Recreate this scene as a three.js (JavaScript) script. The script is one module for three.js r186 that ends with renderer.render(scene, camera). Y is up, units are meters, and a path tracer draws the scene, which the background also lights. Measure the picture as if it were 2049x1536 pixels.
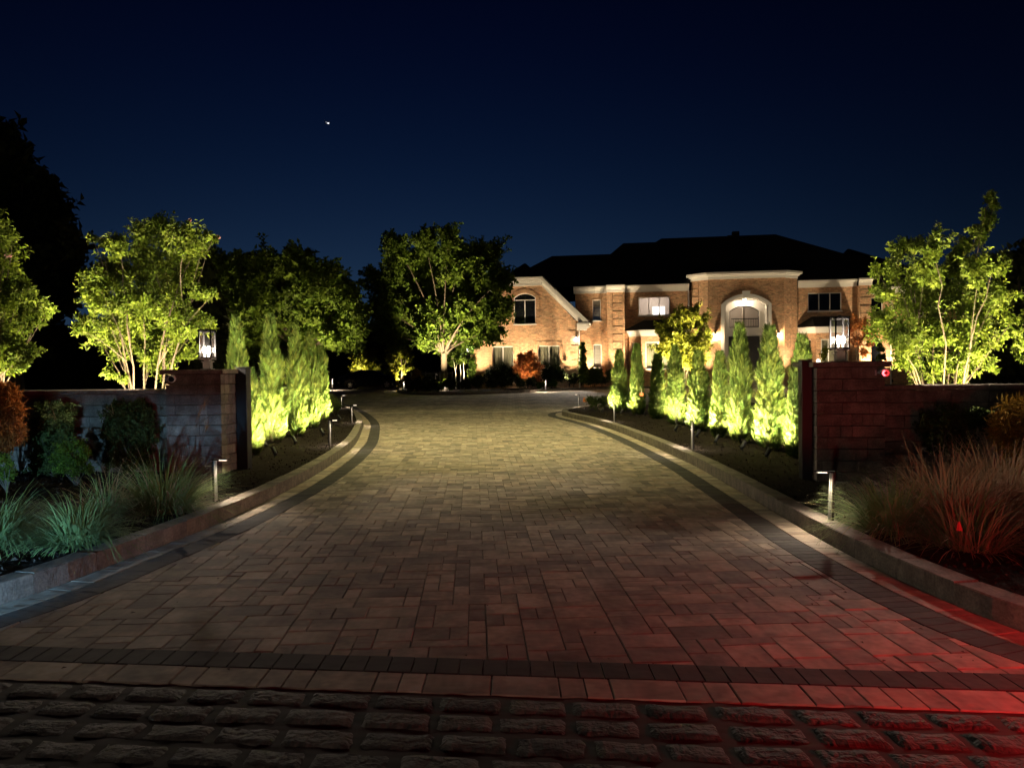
import * as THREE from 'three';
import { mergeGeometries } from 'three/addons/utils/BufferGeometryUtils.js';
import { RoundedBoxGeometry } from 'three/addons/geometries/RoundedBoxGeometry.js';
import { ImprovedNoise } from 'three/addons/math/ImprovedNoise.js';

// ---------------------------------------------------------------- camera, sky, moonlight, exposure
const scene = new THREE.Scene();
const FOCAL = 1539, PW = 2049, PH = 1536;
const camera = new THREE.PerspectiveCamera(2 * Math.atan(PH / 2 / FOCAL) * 180 / Math.PI, PW / PH, 0.1, 1500);
camera.position.set(0, 1.5, 0);
camera.rotation.order = 'YXZ';
camera.rotation.set(-33 / FOCAL, 0, -0.0117);
camera.updateMatrixWorld();

const renderer = new THREE.WebGLRenderer({ antialias: true });
renderer.toneMapping = THREE.LinearToneMapping;
renderer.toneMappingExposure = 1;
renderer.shadowMap.enabled = true;

{ // night sky with the last blue of dusk low in the direction of the house
  const W = 1024, H = 512, data = new Float32Array(W * H * 4);
  for (let r = 0; r < H; r++) {
    const el = ((r + 0.5) / H - 0.5) * Math.PI;
    for (let c = 0; c < W; c++) {
      const az = ((c + 0.5) / W - 0.5) * 2 * Math.PI;       // x = cos az, z = sin az; the view looks along -z (az = -PI/2)
      let d = az + Math.PI / 2 + 0.16; while (d > Math.PI) d -= 2 * Math.PI; while (d < -Math.PI) d += 2 * Math.PI;
      const e = Math.max(0, el);
      const glow = Math.exp(-e / 0.185) * (0.09 + 0.91 * Math.exp(-d * d / 0.42));
      const o = (r * W + c) * 4;
      data[o] = 0.0001 + 0.030 * glow * Math.exp(-e / 0.22);
      data[o + 1] = 0.0002 + 0.0640 * glow * Math.exp(-e / 0.35);
      data[o + 2] = 0.0016 + 0.1040 * glow;
      data[o + 3] = 1;
    }
  }
  const t = new THREE.DataTexture(data, W, H, THREE.RGBAFormat, THREE.FloatType);
  t.mapping = THREE.EquirectangularReflectionMapping; t.magFilter = THREE.LinearFilter; t.needsUpdate = true;
  scene.background = t; scene.environment = t;
}
const moon = new THREE.DirectionalLight(new THREE.Color(1, 0.95, 0.88), 0.004);
moon.position.set(-30, 45, 30); moon.target.position.set(0, 0, -20); moon.castShadow = true; moon.name = 'moonlight';
moon.shadow.camera.left = -60; moon.shadow.camera.right = 60; moon.shadow.camera.top = 60; moon.shadow.camera.bottom = -60; moon.shadow.camera.far = 200;
scene.add(moon, moon.target);

// strengths of the lamps (candela) and their colours
const WARM = new THREE.Color(1, 0.76, 0.42), SOFT = new THREE.Color(1, 0.82, 0.62), LANTERN = new THREE.Color(1, 0.83, 0.66), HOUSE = new THREE.Color(1, 0.79, 0.5);
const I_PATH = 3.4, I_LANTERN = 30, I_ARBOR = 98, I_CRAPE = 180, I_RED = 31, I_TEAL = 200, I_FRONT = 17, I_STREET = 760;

// ---------------------------------------------------------------- helpers
let seedState = 1;
const seed = (n) => { seedState = (n * 2654435761) >>> 0; };
const rnd = () => { seedState = (seedState + 0x6d2b79f5) >>> 0; let t = Math.imul(seedState ^ (seedState >>> 15), 1 | seedState); t = (t + Math.imul(t ^ (t >>> 7), 61 | t)) ^ t; return ((t ^ (t >>> 14)) >>> 0) / 4294967296; };
const rr = (a, b) => a + (b - a) * rnd();
const gauss = () => (rnd() + rnd() + rnd() + rnd() - 2) * 0.86;
const pick = (a) => a[Math.floor(rnd() * a.length)];
const V = (x, y, z) => new THREE.Vector3(x, y, z);
const noise3 = new ImprovedNoise();
const fbm = (x, y, z, o = 3) => { let s = 0, a = 0.5; for (let i = 0; i < o; i++) { s += a * noise3.noise(x, y, z); x *= 2.03; y *= 2.03; z *= 2.03; a *= 0.5; } return s; };

const usedNames = new Map();
function numbered(name) { const n = usedNames.get(name) ?? 0; usedNames.set(name, n + 1); return n ? name + '_' + String(n).padStart(3, '0') : name; }
function tag(o, label, category, group, kind) { if (label) o.userData.label = label; if (category) o.userData.category = category; if (group) o.userData.group = group; if (kind) o.userData.kind = kind; return o; }
function thing(name, label, category, [x, y, z] = [0, 0, 0], turn = 0, group) {
  const o = new THREE.Group(); o.name = numbered(name); o.position.set(x, y, z); o.rotation.y = turn; scene.add(o);
  return tag(o, label, category, group);
}
function part(parent, name, geo, mat) {
  const m = new THREE.Mesh(Array.isArray(geo) ? merge(geo) : geo, mat); m.castShadow = m.receiveShadow = true; m.name = name; parent.add(m); return m;
}
function structure(name, geo, mat) {
  const m = geo ? new THREE.Mesh(Array.isArray(geo) ? merge(geo) : geo, mat) : new THREE.Group();
  m.name = numbered(name); m.castShadow = m.receiveShadow = true; m.userData.kind = 'structure'; scene.add(m); return m;
}
function clean(g) { const n = g.index ? g.toNonIndexed() : g; for (const k of Object.keys(n.attributes)) if (!['position', 'normal', 'uv'].includes(k)) n.deleteAttribute(k); if (!n.attributes.normal) n.computeVertexNormals(); if (!n.attributes.uv) planarUV(n); n.clearGroups?.(); n.morphAttributes = {}; return n; }
const merge = (list) => mergeGeometries(list.map(clean), false);
function planarUV(g) { // uv in metres by the dominant axis of the normal
  const p = g.attributes.position, n = g.attributes.normal, uv = new Float32Array(p.count * 2);
  for (let i = 0; i < p.count; i++) {
    const ax = Math.abs(n.getX(i)), ay = Math.abs(n.getY(i)), az = Math.abs(n.getZ(i));
    if (ay >= ax && ay >= az) { uv[2 * i] = p.getX(i); uv[2 * i + 1] = p.getZ(i); }
    else if (ax > az) { uv[2 * i] = p.getZ(i); uv[2 * i + 1] = p.getY(i); }
    else { uv[2 * i] = p.getX(i); uv[2 * i + 1] = p.getY(i); }
  }
  g.setAttribute('uv', new THREE.BufferAttribute(uv, 2)); return g;
}
function fromTris(tris, uvs) {
  const g = new THREE.BufferGeometry(); g.setAttribute('position', new THREE.BufferAttribute(new Float32Array(tris), 3)); g.computeVertexNormals();
  if (uvs) g.setAttribute('uv', new THREE.BufferAttribute(new Float32Array(uvs), 2)); else planarUV(g);
  return g;
}
function box(x0, x1, y0, y1, z0, z1) { const g = new THREE.BoxGeometry(x1 - x0, y1 - y0, z1 - z0).toNonIndexed(); g.translate((x0 + x1) / 2, (y0 + y1) / 2, (z0 + z1) / 2); return planarUV(g); }
// a slab on a plan polygon [[x, z], ...] from y0 to y1 with a chamfered upper rim
function slab(poly, y0, y1, b = 0.005, lift, du = 0, dv = 0) {
  let area = 0; const n = poly.length;
  for (let i = 0; i < n; i++) { const [x1, z1] = poly[i], [x2, z2] = poly[(i + 1) % n]; area += x1 * z2 - x2 * z1; }
  const P = area > 0 ? poly.slice().reverse() : poly;
  let cx = 0, cz = 0; for (const [x, z] of P) { cx += x / n; cz += z / n; }
  const ins = P.map(([x, z]) => { const dx = cx - x, dz = cz - z, l = Math.hypot(dx, dz) || 1, k = Math.min(b * 1.4 / l, 0.4); return [x + dx * k, z + dz * k]; });
  const t = [], put = (a, b2, c) => t.push(...a, ...b2, ...c);
  const r0 = P.map(([x, z]) => [x, y0, z]), r1 = P.map(([x, z], i) => [x, y1 - b + (lift?.[i] ?? 0), z]), r2 = ins.map(([x, z], i) => [x, y1 + (lift?.[i] ?? 0), z]);
  for (let i = 0; i < n; i++) { const j = (i + 1) % n; put(r0[i], r0[j], r1[j]); put(r0[i], r1[j], r1[i]); put(r1[i], r1[j], r2[j]); put(r1[i], r2[j], r2[i]); }
  for (let i = 1; i < n - 1; i++) put(r2[0], r2[i], r2[i + 1]);
  const g = fromTris(t);
  if (du || dv) { const uv = g.attributes.uv; for (let i = 0; i < uv.count; i++) uv.setXY(i, uv.getX(i) + du, uv.getY(i) + dv); }
  return g;
}
// a block with all edges chamfered, centred in x and z, standing on y = 0
function block(w, h, d, b = 0.006) {
  const ring = (i, y) => [[-w / 2 + i, y, d / 2 - i], [w / 2 - i, y, d / 2 - i], [w / 2 - i, y, -d / 2 + i], [-w / 2 + i, y, -d / 2 + i]];
  const R = [ring(b, 0), ring(0, b), ring(0, h - b), ring(b, h)], t = [], put = (a, b2, c) => t.push(...a, ...b2, ...c);
  for (let k = 0; k < 3; k++) for (let i = 0; i < 4; i++) { const j = (i + 1) % 4; put(R[k][i], R[k][j], R[k + 1][j]); put(R[k][i], R[k + 1][j], R[k + 1][i]); }
  put(R[3][0], R[3][1], R[3][2]); put(R[3][0], R[3][2], R[3][3]); put(R[0][0], R[0][2], R[0][1]); put(R[0][0], R[0][3], R[0][2]);
  const g = fromTris(t), uv = g.attributes.uv, du = rnd() * 5, dv = rnd() * 5;
  for (let i = 0; i < uv.count; i++) uv.setXY(i, uv.getX(i) + du, uv.getY(i) + dv);
  return g;
}
// tapered tube through points
function limb(pts, r0, r1, sides = 6) {
  const n = pts.length, t = [], rings = [];
  let side = V(1, 0, 0.3).normalize();
  for (let i = 0; i < n; i++) {
    const dir = pts[Math.min(i + 1, n - 1)].clone().sub(pts[Math.max(i - 1, 0)]).normalize();
    if (Math.abs(dir.dot(side)) > 0.95) side.set(dir.z, dir.x, dir.y);
    const a = side.clone().addScaledVector(dir, -side.dot(dir)).normalize(), b = dir.clone().cross(a), r = r0 + (r1 - r0) * i / (n - 1);
    side = a.clone();
    rings.push(Array.from({ length: sides }, (_, k) => { const f = k / sides * 2 * Math.PI; return pts[i].clone().addScaledVector(a, Math.cos(f) * r).addScaledVector(b, Math.sin(f) * r); }));
  }
  const idx = [], pos = [], uv = [];
  let len = 0;
  for (let i = 0; i < n; i++) { if (i) len += pts[i].distanceTo(pts[i - 1]); for (let k = 0; k <= sides; k++) { const p = rings[i][k % sides]; pos.push(p.x, p.y, p.z); uv.push(k / sides * 0.3, len); } }
  for (let i = 0; i < n - 1; i++) for (let k = 0; k < sides; k++) { const a = i * (sides + 1) + k, c = a + sides + 1; idx.push(a, a + 1, c + 1, a, c + 1, c); }
  const g = new THREE.BufferGeometry(); g.setIndex(idx); g.setAttribute('position', new THREE.Float32BufferAttribute(pos, 3)); g.setAttribute('uv', new THREE.Float32BufferAttribute(uv, 2)); g.computeVertexNormals();
  return g.toNonIndexed();
}
const cyl = (r0, r1, h, n = 12, y = 0) => { const g = new THREE.CylinderGeometry(r1, r0, h, n); g.translate(0, y + h / 2, 0); return g; };
const bez = (a, c, b, n = 6) => Array.from({ length: n + 1 }, (_, i) => { const t = i / n; return a.clone().multiplyScalar((1 - t) ** 2).addScaledVector(c, 2 * t * (1 - t)).addScaledVector(b, t * t); });

// where things of the place stand: bearings taken from one fixed survey point 1.5 m above the driveway
const SURVEY = new THREE.Quaternion().setFromEuler(new THREE.Euler(-33 / FOCAL, 0, -0.0117, 'YXZ'));
const sight = (px, py) => V((px - PW / 2) / FOCAL, (PH / 2 - py) / FOCAL, -1).applyQuaternion(SURVEY);
const onGround = (px, py, y = 0) => { const r = sight(px, py), t = (y - 1.5) / r.y; return V(r.x * t, y, r.z * t); };
const atDepth = (px, py, d) => { const r = sight(px, py); return r.multiplyScalar(d / -r.z).add(V(0, 1.5, 0)); };

// ---------------------------------------------------------------- textures and materials
function dataTexture(size, fn, srgb = false, metres = 1) {
  const d = new Uint8Array(size * size * 4);
  for (let y = 0; y < size; y++) for (let x = 0; x < size; x++) { const v = fn(x / size, y / size), o = (y * size + x) * 4; for (let c = 0; c < 3; c++) d[o + c] = Math.max(0, Math.min(255, (Array.isArray(v) ? v[c] : v) * 255)); d[o + 3] = 255; }
  const t = new THREE.DataTexture(d, size, size); t.wrapS = t.wrapT = THREE.RepeatWrapping; t.magFilter = THREE.LinearFilter; t.minFilter = THREE.LinearMipmapLinearFilter; t.generateMipmaps = true;
  if (srgb) t.colorSpace = THREE.SRGBColorSpace; t.repeat.set(1 / metres, 1 / metres); t.needsUpdate = true; return t;
}
// tileable noise on the unit square
function tile(u, v, freq, oct, salt = 0) {
  let s = 0, a = 0.5; for (let i = 0; i < oct; i++) { const A = u * 2 * Math.PI, B = v * 2 * Math.PI, R = freq / (2 * Math.PI); s += a * (noise3.noise(Math.cos(A) * R + 7.3 + salt, Math.sin(A) * R + 2.1, Math.cos(B) * R + 1.7) + noise3.noise(Math.sin(B) * R + 4.4, Math.cos(B) * R + salt + 9.2, Math.sin(A) * R + 3.3)) * 0.7; freq *= 2; a *= 0.5; } return s;
}
const T = {
  slate: dataTexture(512, (u, v) => { const r = tile(u, v * 1, 5, 4), q = 1 - Math.abs(tile(u, v, 4, 3, 5)) * 3.2; return 0.5 + r * 0.55 + Math.max(0, q) * 0.22; }, false, 0.9),
  slateTone: dataTexture(512, (u, v) => { const r = tile(u, v, 4, 4, 11), s = tile(u, v, 28, 2, 3); const k = 0.84 + r * 0.5 + s * 0.22; return [k, k * 0.985, k * 0.965]; }, true, 1.3),
  grit: dataTexture(512, (u, v) => 0.5 + tile(u, v, 12, 4, 2) * 0.6 + tile(u, v, 60, 1, 8) * 0.3, false, 0.7),
  gritTone: dataTexture(512, (u, v) => { const k = 0.86 + tile(u, v, 5, 4, 17) * 0.42 + tile(u, v, 50, 2, 6) * 0.3; return [k, k * 0.98, k * 0.95]; }, true, 0.8),
  chip: dataTexture(512, (u, v) => { const a = tile(u, v, 7, 5, 31), q = Math.abs(tile(u, v, 11, 4, 13)); return 0.55 + a * 0.5 - q * 0.9; }, false, 0.6),
  rock: dataTexture(512, (u, v) => 0.5 + tile(u, v, 9, 5, 21) * 0.9, false, 0.5),
};
const BW = 0.215, BH = 0.0725;
function brickTexture(kind) {
  seed(77); const cols = 14, rows = 40, S = 1024; const tone = Array.from({ length: cols * rows }, () => [rr(0.82, 1.07), rr(0.95, 1.04), rnd()]);
  const t = dataTexture(S, (u, v) => {
    const y = v * rows, row = Math.floor(y), x = u * cols + (row % 2) * 0.5, col = ((Math.floor(x) % cols) + cols) % cols, fx = (x - Math.floor(x)) * BW, fy = (y - row) * BH, m = 0.0055;
    const mortar = fx < m || fx > BW - m || fy < m || fy > BH - m, n = tile(u, v, 40, 2, 4);
    if (kind === 'bump') return mortar ? 0.25 + n * 0.2 : 0.75 + n * 0.3;
    const [k, w, z] = tone[row * cols + col], s = 1 + n * 0.25;
    if (mortar) return [0.70 * s, 0.63 * s, 0.53 * s];
    const dark = z > 0.92 ? 0.84 : 1; return [0.77 * k * s * dark, 0.585 * k * w * s * dark, 0.425 * k * w * s * dark];
  }, kind !== 'bump');
  t.repeat.set(1 / (cols * BW), 1 / (rows * BH)); return t;
}
T.brick = brickTexture('tone'); T.brickBump = brickTexture('bump');
{ // court paving beyond the reach of single pavers
  seed(5); const n = 16, ids = Array.from({ length: n * n }, () => rnd());
  T.court = dataTexture(1024, (u, v) => { const y = v * n, r = Math.floor(y), x = u * n + (r % 2) * 0.5, c = ((Math.floor(x) % n) + n) % n, fx = x - Math.floor(x), fy = y - r; const j = fx < 0.03 || fy < 0.045; const k = (j ? 0.42 : 0.72 + ids[r * n + c] * 0.3) * (1 + tile(u, v, 30, 3, 9) * 0.4) * (1 + tile(u, v, 3, 3, 19) * 0.35); return [0.70 * k, 0.64 * k, 0.56 * k]; }, true);
  T.court.repeat.set(1 / 3.7, 1 / 3.2);
}
const C = (r, g, b) => new THREE.Color().setRGB(r, g, b);
const std = (o) => new THREE.MeshStandardMaterial(o);
const phy = (o) => new THREE.MeshPhysicalMaterial(o);
const M = {
  mulch: phy({ specularIntensity: 0.1, color: C(0.016, 0.012, 0.010), roughness: 1, bumpMap: T.rock, bumpScale: 0.02 }),
  chip: phy({ specularIntensity: 0.15, color: C(1, 1, 1), roughness: 1 }),
  lawn: std({ color: C(0.02, 0.03, 0.012), roughness: 1 }),
  joint: std({ color: C(0.085, 0.07, 0.054), roughness: 1 }),
  court: std({ color: C(0.95, 0.95, 0.95), map: T.court, roughness: 0.85, bumpMap: T.grit, bumpScale: 0.002 }),
  kerb: std({ color: C(0.18, 0.156, 0.13), map: T.gritTone, roughness: 0.9, bumpMap: T.grit, bumpScale: 0.004 }),
  mortar: std({ color: C(0.045, 0.035, 0.028), roughness: 1, map: T.gritTone, bumpMap: T.grit, bumpScale: 0.01 }),
  coping: std({ color: C(0.30, 0.26, 0.22), roughness: 0.85, map: T.gritTone, bumpMap: T.grit, bumpScale: 0.003 }),
  blackMetal: std({ color: C(0.012, 0.012, 0.013), roughness: 0.45, metalness: 0.3 }),
  matBlack: phy({ color: C(0.004, 0.004, 0.004), roughness: 1, specularIntensity: 0.1 }),
  bronze: std({ color: C(0.10, 0.085, 0.075), roughness: 0.55, metalness: 0.2 }),
  steel: std({ color: C(0.32, 0.31, 0.30), roughness: 0.35, metalness: 0.7 }),
  white: std({ color: C(0.72, 0.69, 0.63), roughness: 0.6 }),
  camWhite: std({ color: C(0.7, 0.7, 0.7), roughness: 0.35 }),
  lens: phy({ color: C(0.006, 0.006, 0.008), roughness: 0.08, clearcoat: 1 }),
  clear: phy({ color: C(1, 1, 1), transmission: 1, thickness: 0, roughness: 0.02, ior: 1.45 }),
  brick: std({ map: T.brick, color: C(1, 1, 1), roughness: 0.92, bumpMap: T.brickBump, bumpScale: 0.006 }),
  roof: std({ color: C(0.014, 0.013, 0.013), roughness: 0.95, bumpMap: T.grit, bumpScale: 0.02 }),
  darkGlass: phy({ color: C(0.008, 0.009, 0.012), roughness: 0.06, clearcoat: 1, clearcoatRoughness: 0.05 }),
  curtain: std({ color: C(0.17, 0.165, 0.11), roughness: 1 }),
  blind: std({ color: C(0.26, 0.25, 0.22), roughness: 0.8 }),
  door: std({ color: C(0.03, 0.026, 0.026), roughness: 0.5 }),
  bark: std({ color: C(0.075, 0.06, 0.043), roughness: 1, bumpMap: T.grit, bumpScale: 0.01 }),
  paleBark: std({ color: C(0.075, 0.06, 0.043), roughness: 0.95, bumpMap: T.grit, bumpScale: 0.004 }),
  darkBark: std({ color: C(0.07, 0.055, 0.04), roughness: 1 }),
};
const leafMat = (r, g, b, t = 0.35) => phy({ color: C(1, 1, 1).setRGB(r, g, b), roughness: 0.85, transmission: t, thickness: 0, specularIntensity: 0.12, vertexColors: true, side: THREE.DoubleSide });
const bladeMat = (r, g, b) => phy({ color: C(r, g, b), roughness: 0.85, transmission: 0.3, thickness: 0, specularIntensity: 0.12, side: THREE.DoubleSide });
const glowMat = (r, g, b, k) => std({ color: C(0.5, 0.5, 0.5), emissive: C(r, g, b), emissiveIntensity: k });
const bulbGlow = glowMat(1, 0.84, 0.62, 40), ledGlow = glowMat(1, 0.82, 0.62, 6), upGlow = glowMat(1, 0.8, 0.5, 4);
const PAVE = [[0.30, 0.25, 0.195], [0.34, 0.285, 0.225], [0.26, 0.215, 0.17], [0.285, 0.245, 0.20], [0.20, 0.165, 0.135], [0.32, 0.255, 0.195]].map(([r, g, b]) => std({ color: C(r, g, b), map: T.slateTone, roughness: 0.9, bumpMap: T.slate, bumpScale: 0.012 }));
const DARKPAVE = [[0.036, 0.032, 0.028], [0.045, 0.039, 0.034], [0.031, 0.027, 0.025]].map(([r, g, b]) => std({ color: C(r, g, b), map: T.slateTone, roughness: 0.96, bumpMap: T.slate, bumpScale: 0.012 }));
const STONE = [[0.26, 0.225, 0.185], [0.22, 0.19, 0.16], [0.30, 0.255, 0.21], [0.24, 0.205, 0.175]].map(([r, g, b]) => std({ color: C(r, g, b), map: T.gritTone, roughness: 0.92, bumpMap: T.grit, bumpScale: 0.006 }));
const COBBLE = [[0.08, 0.069, 0.06], [0.06, 0.052, 0.046], [0.10, 0.086, 0.075]].map(([r, g, b]) => std({ color: C(r, g, b), map: T.gritTone, roughness: 0.85, bumpMap: T.chip, bumpScale: 0.022 }));
const YAW = -0.09;       // the gate, the paving and the house face slightly left of the camera

// ---------------------------------------------------------------- ground, driveway, kerbs
structure('ground', (() => { const g = new THREE.PlaneGeometry(1600, 1600); g.rotateX(-Math.PI / 2); g.translate(0, -0.06, -300); return g; })(), M.lawn);

const spline = (pts, step) => { const c = new THREE.CatmullRomCurve3(pts.map(([x, z]) => V(x, 0, -z)), false, 'centripetal'); return c.getSpacedPoints(Math.round(c.getLength() / step)); };
const LEFT = [[-5.6, 2.6], [-4.3, 3.5], [-3.62, 4.3], [-3.26, 5.22], [-3.1, 6.2], [-2.95, 7.2], [-2.85, 8.6], [-2.82, 10.1], [-2.88, 12.1], [-3.12, 15.0], [-3.6, 18.2], [-4.14, 21.2], [-4.86, 24.2], [-6.1, 28.6], [-7.3, 32], [-9.5, 35], [-14, 37.6], [-30, 39.5]];
const RIGHT = [[5.4, 1.9], [4.2, 2.55], [3.3, 3.3], [2.85, 4.15], [2.71, 4.83], [2.66, 5.5], [2.63, 6.5], [2.66, 7.7], [2.7, 9.5], [2.72, 11.2], [2.62, 14.4], [2.42, 17.6], [2.1, 20.4], [1.72, 22.4], [1.55, 23.6], [1.72, 25.1], [2.5, 26.4], [4.4, 27.3], [9, 28.4], [30, 31]];
const FAR = [[-8.3, 62], [-8.0, 56], [-7.7, 52], [-7.25, 48.8], [-6.4, 45.8], [-5.16, 43.8], [-2.92, 42.95], [-0.17, 44.8], [2.94, 48.2], [6.38, 50.6], [9.5, 51.1], [12, 50.2], [13.2, 49.4], [19, 48.4], [24, 47.6], [40, 45]];
const kerbLines = { left: spline(LEFT, 0.1), right: spline(RIGHT, 0.1), far: spline(FAR, 0.1) };
// a point beside a line: positive to the left of its direction, seen from above with z towards the viewer
function offset(line, i, d) {
  const a = line[Math.max(i - 1, 0)], b = line[Math.min(i + 1, line.length - 1)], dx = b.x - a.x, dz = b.z - a.z, l = Math.hypot(dx, dz);
  return [line[i].x + dz / l * d, line[i].z - dx / l * d];
}
function strip(line, i0, i1, d0, d1) { const p = []; const mid = Math.round((i0 + i1) / 2); for (const i of [i0, mid, i1]) p.push(offset(line, i, d0)); for (const i of [i1, mid, i0]) p.push(offset(line, i, d1)); return p; }

seed(11);
function buildKerb(line, away, len) { // `away`: +1 when the bed lies on the left of the line's direction
  const k = structure('kerb'); const w = 0.17 * away;
  for (let i = 0; i < line.length - 1;) {
    const n = Math.max(3, Math.round(len * rr(0.9, 1.1))), j = Math.min(line.length - 1, i + n);
    const a = i, b = j; if (b - a < 1) break;
    const poly = strip(line, a, b, 0, w);
    const cx = poly.reduce((s, p) => s + p[0], 0) / 6, cz = poly.reduce((s, p) => s + p[1], 0) / 6;
    const shr = poly.map(([x, z]) => [x + (cx - x) * 0.006, z + (cz - z) * 0.006]);
    part(k, 'kerb_stone', slab(shr, -0.03, 0.14 + rr(-0.003, 0.003), 0.008, null, rnd() * 4, rnd() * 4), M.kerb);
    i = j;
  }
  return k;
}
buildKerb(kerbLines.left, 1, 6).userData.label = 'pale stone kerb curving along the left side of the driveway';
buildKerb(kerbLines.right, -1, 6).userData.label = 'pale stone kerb curving along the right side of the driveway';
buildKerb(kerbLines.far, 1, 14).userData.label = 'dark kerb of the far bed in front of the house';
buildKerb(spline([[-40, 60], [-20, 61.6], [-8.6, 62.4]], 0.1), 1, 20).userData.label = 'kerb behind the parked dark car';

// signed test against a closed plan polygon [[x, zWorld], ...]
const inside = (poly, x, z) => { let c = false; for (let i = 0, j = poly.length - 1; i < poly.length; j = i++) { const [xi, zi] = poly[i], [xj, zj] = poly[j]; if ((zi > z) !== (zj > z) && x < (xj - xi) * (z - zi) / (zj - zi) + xi) c = !c; } return c; };

// the driveway: bedding sheet, single pavers near, a paved sheet beyond
const drive = structure('driveway'); drive.userData.label = 'driveway of mixed tan pavers running to the house';
{ const g = new THREE.PlaneGeometry(60, 26); g.rotateX(-Math.PI / 2); g.translate(0, -0.014, -13 - 3.3); part(drive, 'bedding_sand', planarUV(g.toNonIndexed()), M.joint); }
const NEAR_END = 25.6;
{ const g = new THREE.PlaneGeometry(110, 42); g.rotateX(-Math.PI / 2); g.translate(0, -0.004, -NEAR_END - 21); part(drive, 'court_paving', planarUV(g.toNonIndexed()), M.court); }
const frontZ = (x, z0) => -(z0 - 0.105 * x);               // the front bands run slightly askew
const FRONT = { dark: 3.9, light: 3.69, end: 3.47 };
{
  seed(21);
  const cell = 0.104, cosY = Math.cos(-0.05), sinY = Math.sin(-0.05), N = 262, K = 130, used = new Set(), found = [];
  const innerL = kerbLines.left.map((_, i) => offset(kerbLines.left, i, -0.42)), innerR = kerbLines.right.map((_, i) => offset(kerbLines.right, i, 0.42));
  const field = [...innerL.filter(([, z]) => z > -NEAR_END - 1 && z < -2.2), ...innerR.filter(([x, z]) => z > -NEAR_END - 0.6 && z < -2.2 && x < 6).reverse()];
  const sizes = [[2, 2], [3, 2], [2, 1], [2, 3], [3, 2], [1, 2], [2, 2], [3, 1], [2, 1], [1, 2]];
  const toW = (a, b) => { const x = a * cosY + b * sinY, z = -a * sinY + b * cosY; return [x, -z - 3.2]; };
  const key = (i, j) => i * 4096 + j, free = (i, j, w, h) => { for (let a = 0; a < w; a++) for (let b = 0; b < h; b++) if (used.has(key(i + a + 200, j + b))) return false; return true; };
  for (let j = 0; j < N; j++) for (let i = -K; i < K; i++) {
    if (!free(i, j, 1, 1)) continue;
    let wh = [1, 1]; for (let k = 0; k < 6; k++) { const c = pick(sizes); if (free(i, j, ...c)) { wh = c; break; } }
    for (let a = 0; a < wh[0]; a++) for (let b = 0; b < wh[1]; b++) used.add(key(i + a + 200, j + b));
    const g = 0.0015, q = [[i * cell + g, j * cell + g], [(i + wh[0]) * cell - g, j * cell + g], [(i + wh[0]) * cell - g, (j + wh[1]) * cell - g], [i * cell + g, (j + wh[1]) * cell - g]].map(([a, b]) => toW(a, b));
    const c = [(q[0][0] + q[2][0]) / 2, (q[0][1] + q[2][1]) / 2];
    if (!q.some(([x, z]) => inside(field, x, z)) || q.every(([x, z]) => z > frontZ(x, FRONT.dark)) || c[1] < -NEAR_END + 0.1) continue;
    const tilt = rr(-0.0022, 0.0022), lift = [tilt, rr(-0.0015, 0.0015), -tilt, rr(-0.0015, 0.0015)];
    found.push({ g: slab(q, -0.02, rr(-0.0015, 0.0015), 0.005, lift, rnd() * 6, rnd() * 6), d: Math.hypot(c[0], c[1]), m: rnd() < 0.12 ? 4 : Math.floor(rnd() * 6), inView: Math.abs(c[0]) < -c[1] * 0.67 + 0.2 });
  }
  found.sort((a, b) => a.d - b.d);
  const single = found.filter((f) => f.inView).slice(0, 290), rest = new Set(found); single.forEach((f) => rest.delete(f));
  single.forEach((f) => part(drive, 'paver', f.g, PAVE[f.m]));
  for (let m = 0; m < 6; m++) { const l = [...rest].filter((f) => f.m === m).map((f) => f.g); if (l.length) part(drive, 'field_pavers', l, PAVE[m]).userData.kind = 'stuff'; }
  // bands along both kerbs: a light border against the kerb, then a dark soldier course
  const rows = { border_paver: [], dark_paver: [] };
  for (const [line, s, zmin] of [[kerbLines.left, -1, -40], [kerbLines.right, 1, -40]]) {
    for (let i = 0; i < line.length - 2;) {
      if (line[i].z < zmin) break;
      const n = pick([1, 1, 2, 2, 3]), j = Math.min(i + n, line.length - 1);
      rows.border_paver.push({ g: slab(shrink(strip(line, i, j, 0.012 * s, 0.205 * s), 0.0025), -0.02, 0.004 + rr(-0.001, 0.001), 0.004, null, rnd() * 6, rnd() * 6), c: line[i], m: PAVE[pick([0, 1, 3, 5])] }); i = j;
    }
    for (let i = 0; i < line.length - 2; i++) {
      if (line[i].z < zmin) break;
      rows.dark_paver.push({ g: slab(shrink(strip(line, i, i + 1, 0.21 * s, 0.445 * s), 0.003), -0.02, 0.0045 + rr(-0.001, 0.001), 0.004, null, rnd() * 6, rnd() * 6), c: line[i], m: pick(DARKPAVE) });
    }
  }
  // bands across the mouth of the driveway
  for (let x = -5; x < 5;) {
    const w = 0.118, q = [[x, frontZ(x, FRONT.dark)], [x + w, frontZ(x + w, FRONT.dark)], [x + w, frontZ(x + w, FRONT.light + 0.003)], [x, frontZ(x, FRONT.light + 0.003)]];
    rows.dark_paver.push({ g: slab(shrink(q, 0.003), -0.02, 0.0085 + rr(-0.001, 0.001), 0.004, null, rnd() * 6, rnd() * 6), c: V(x, 0, q[0][1]), m: pick(DARKPAVE) }); x += w;
  }
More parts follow.
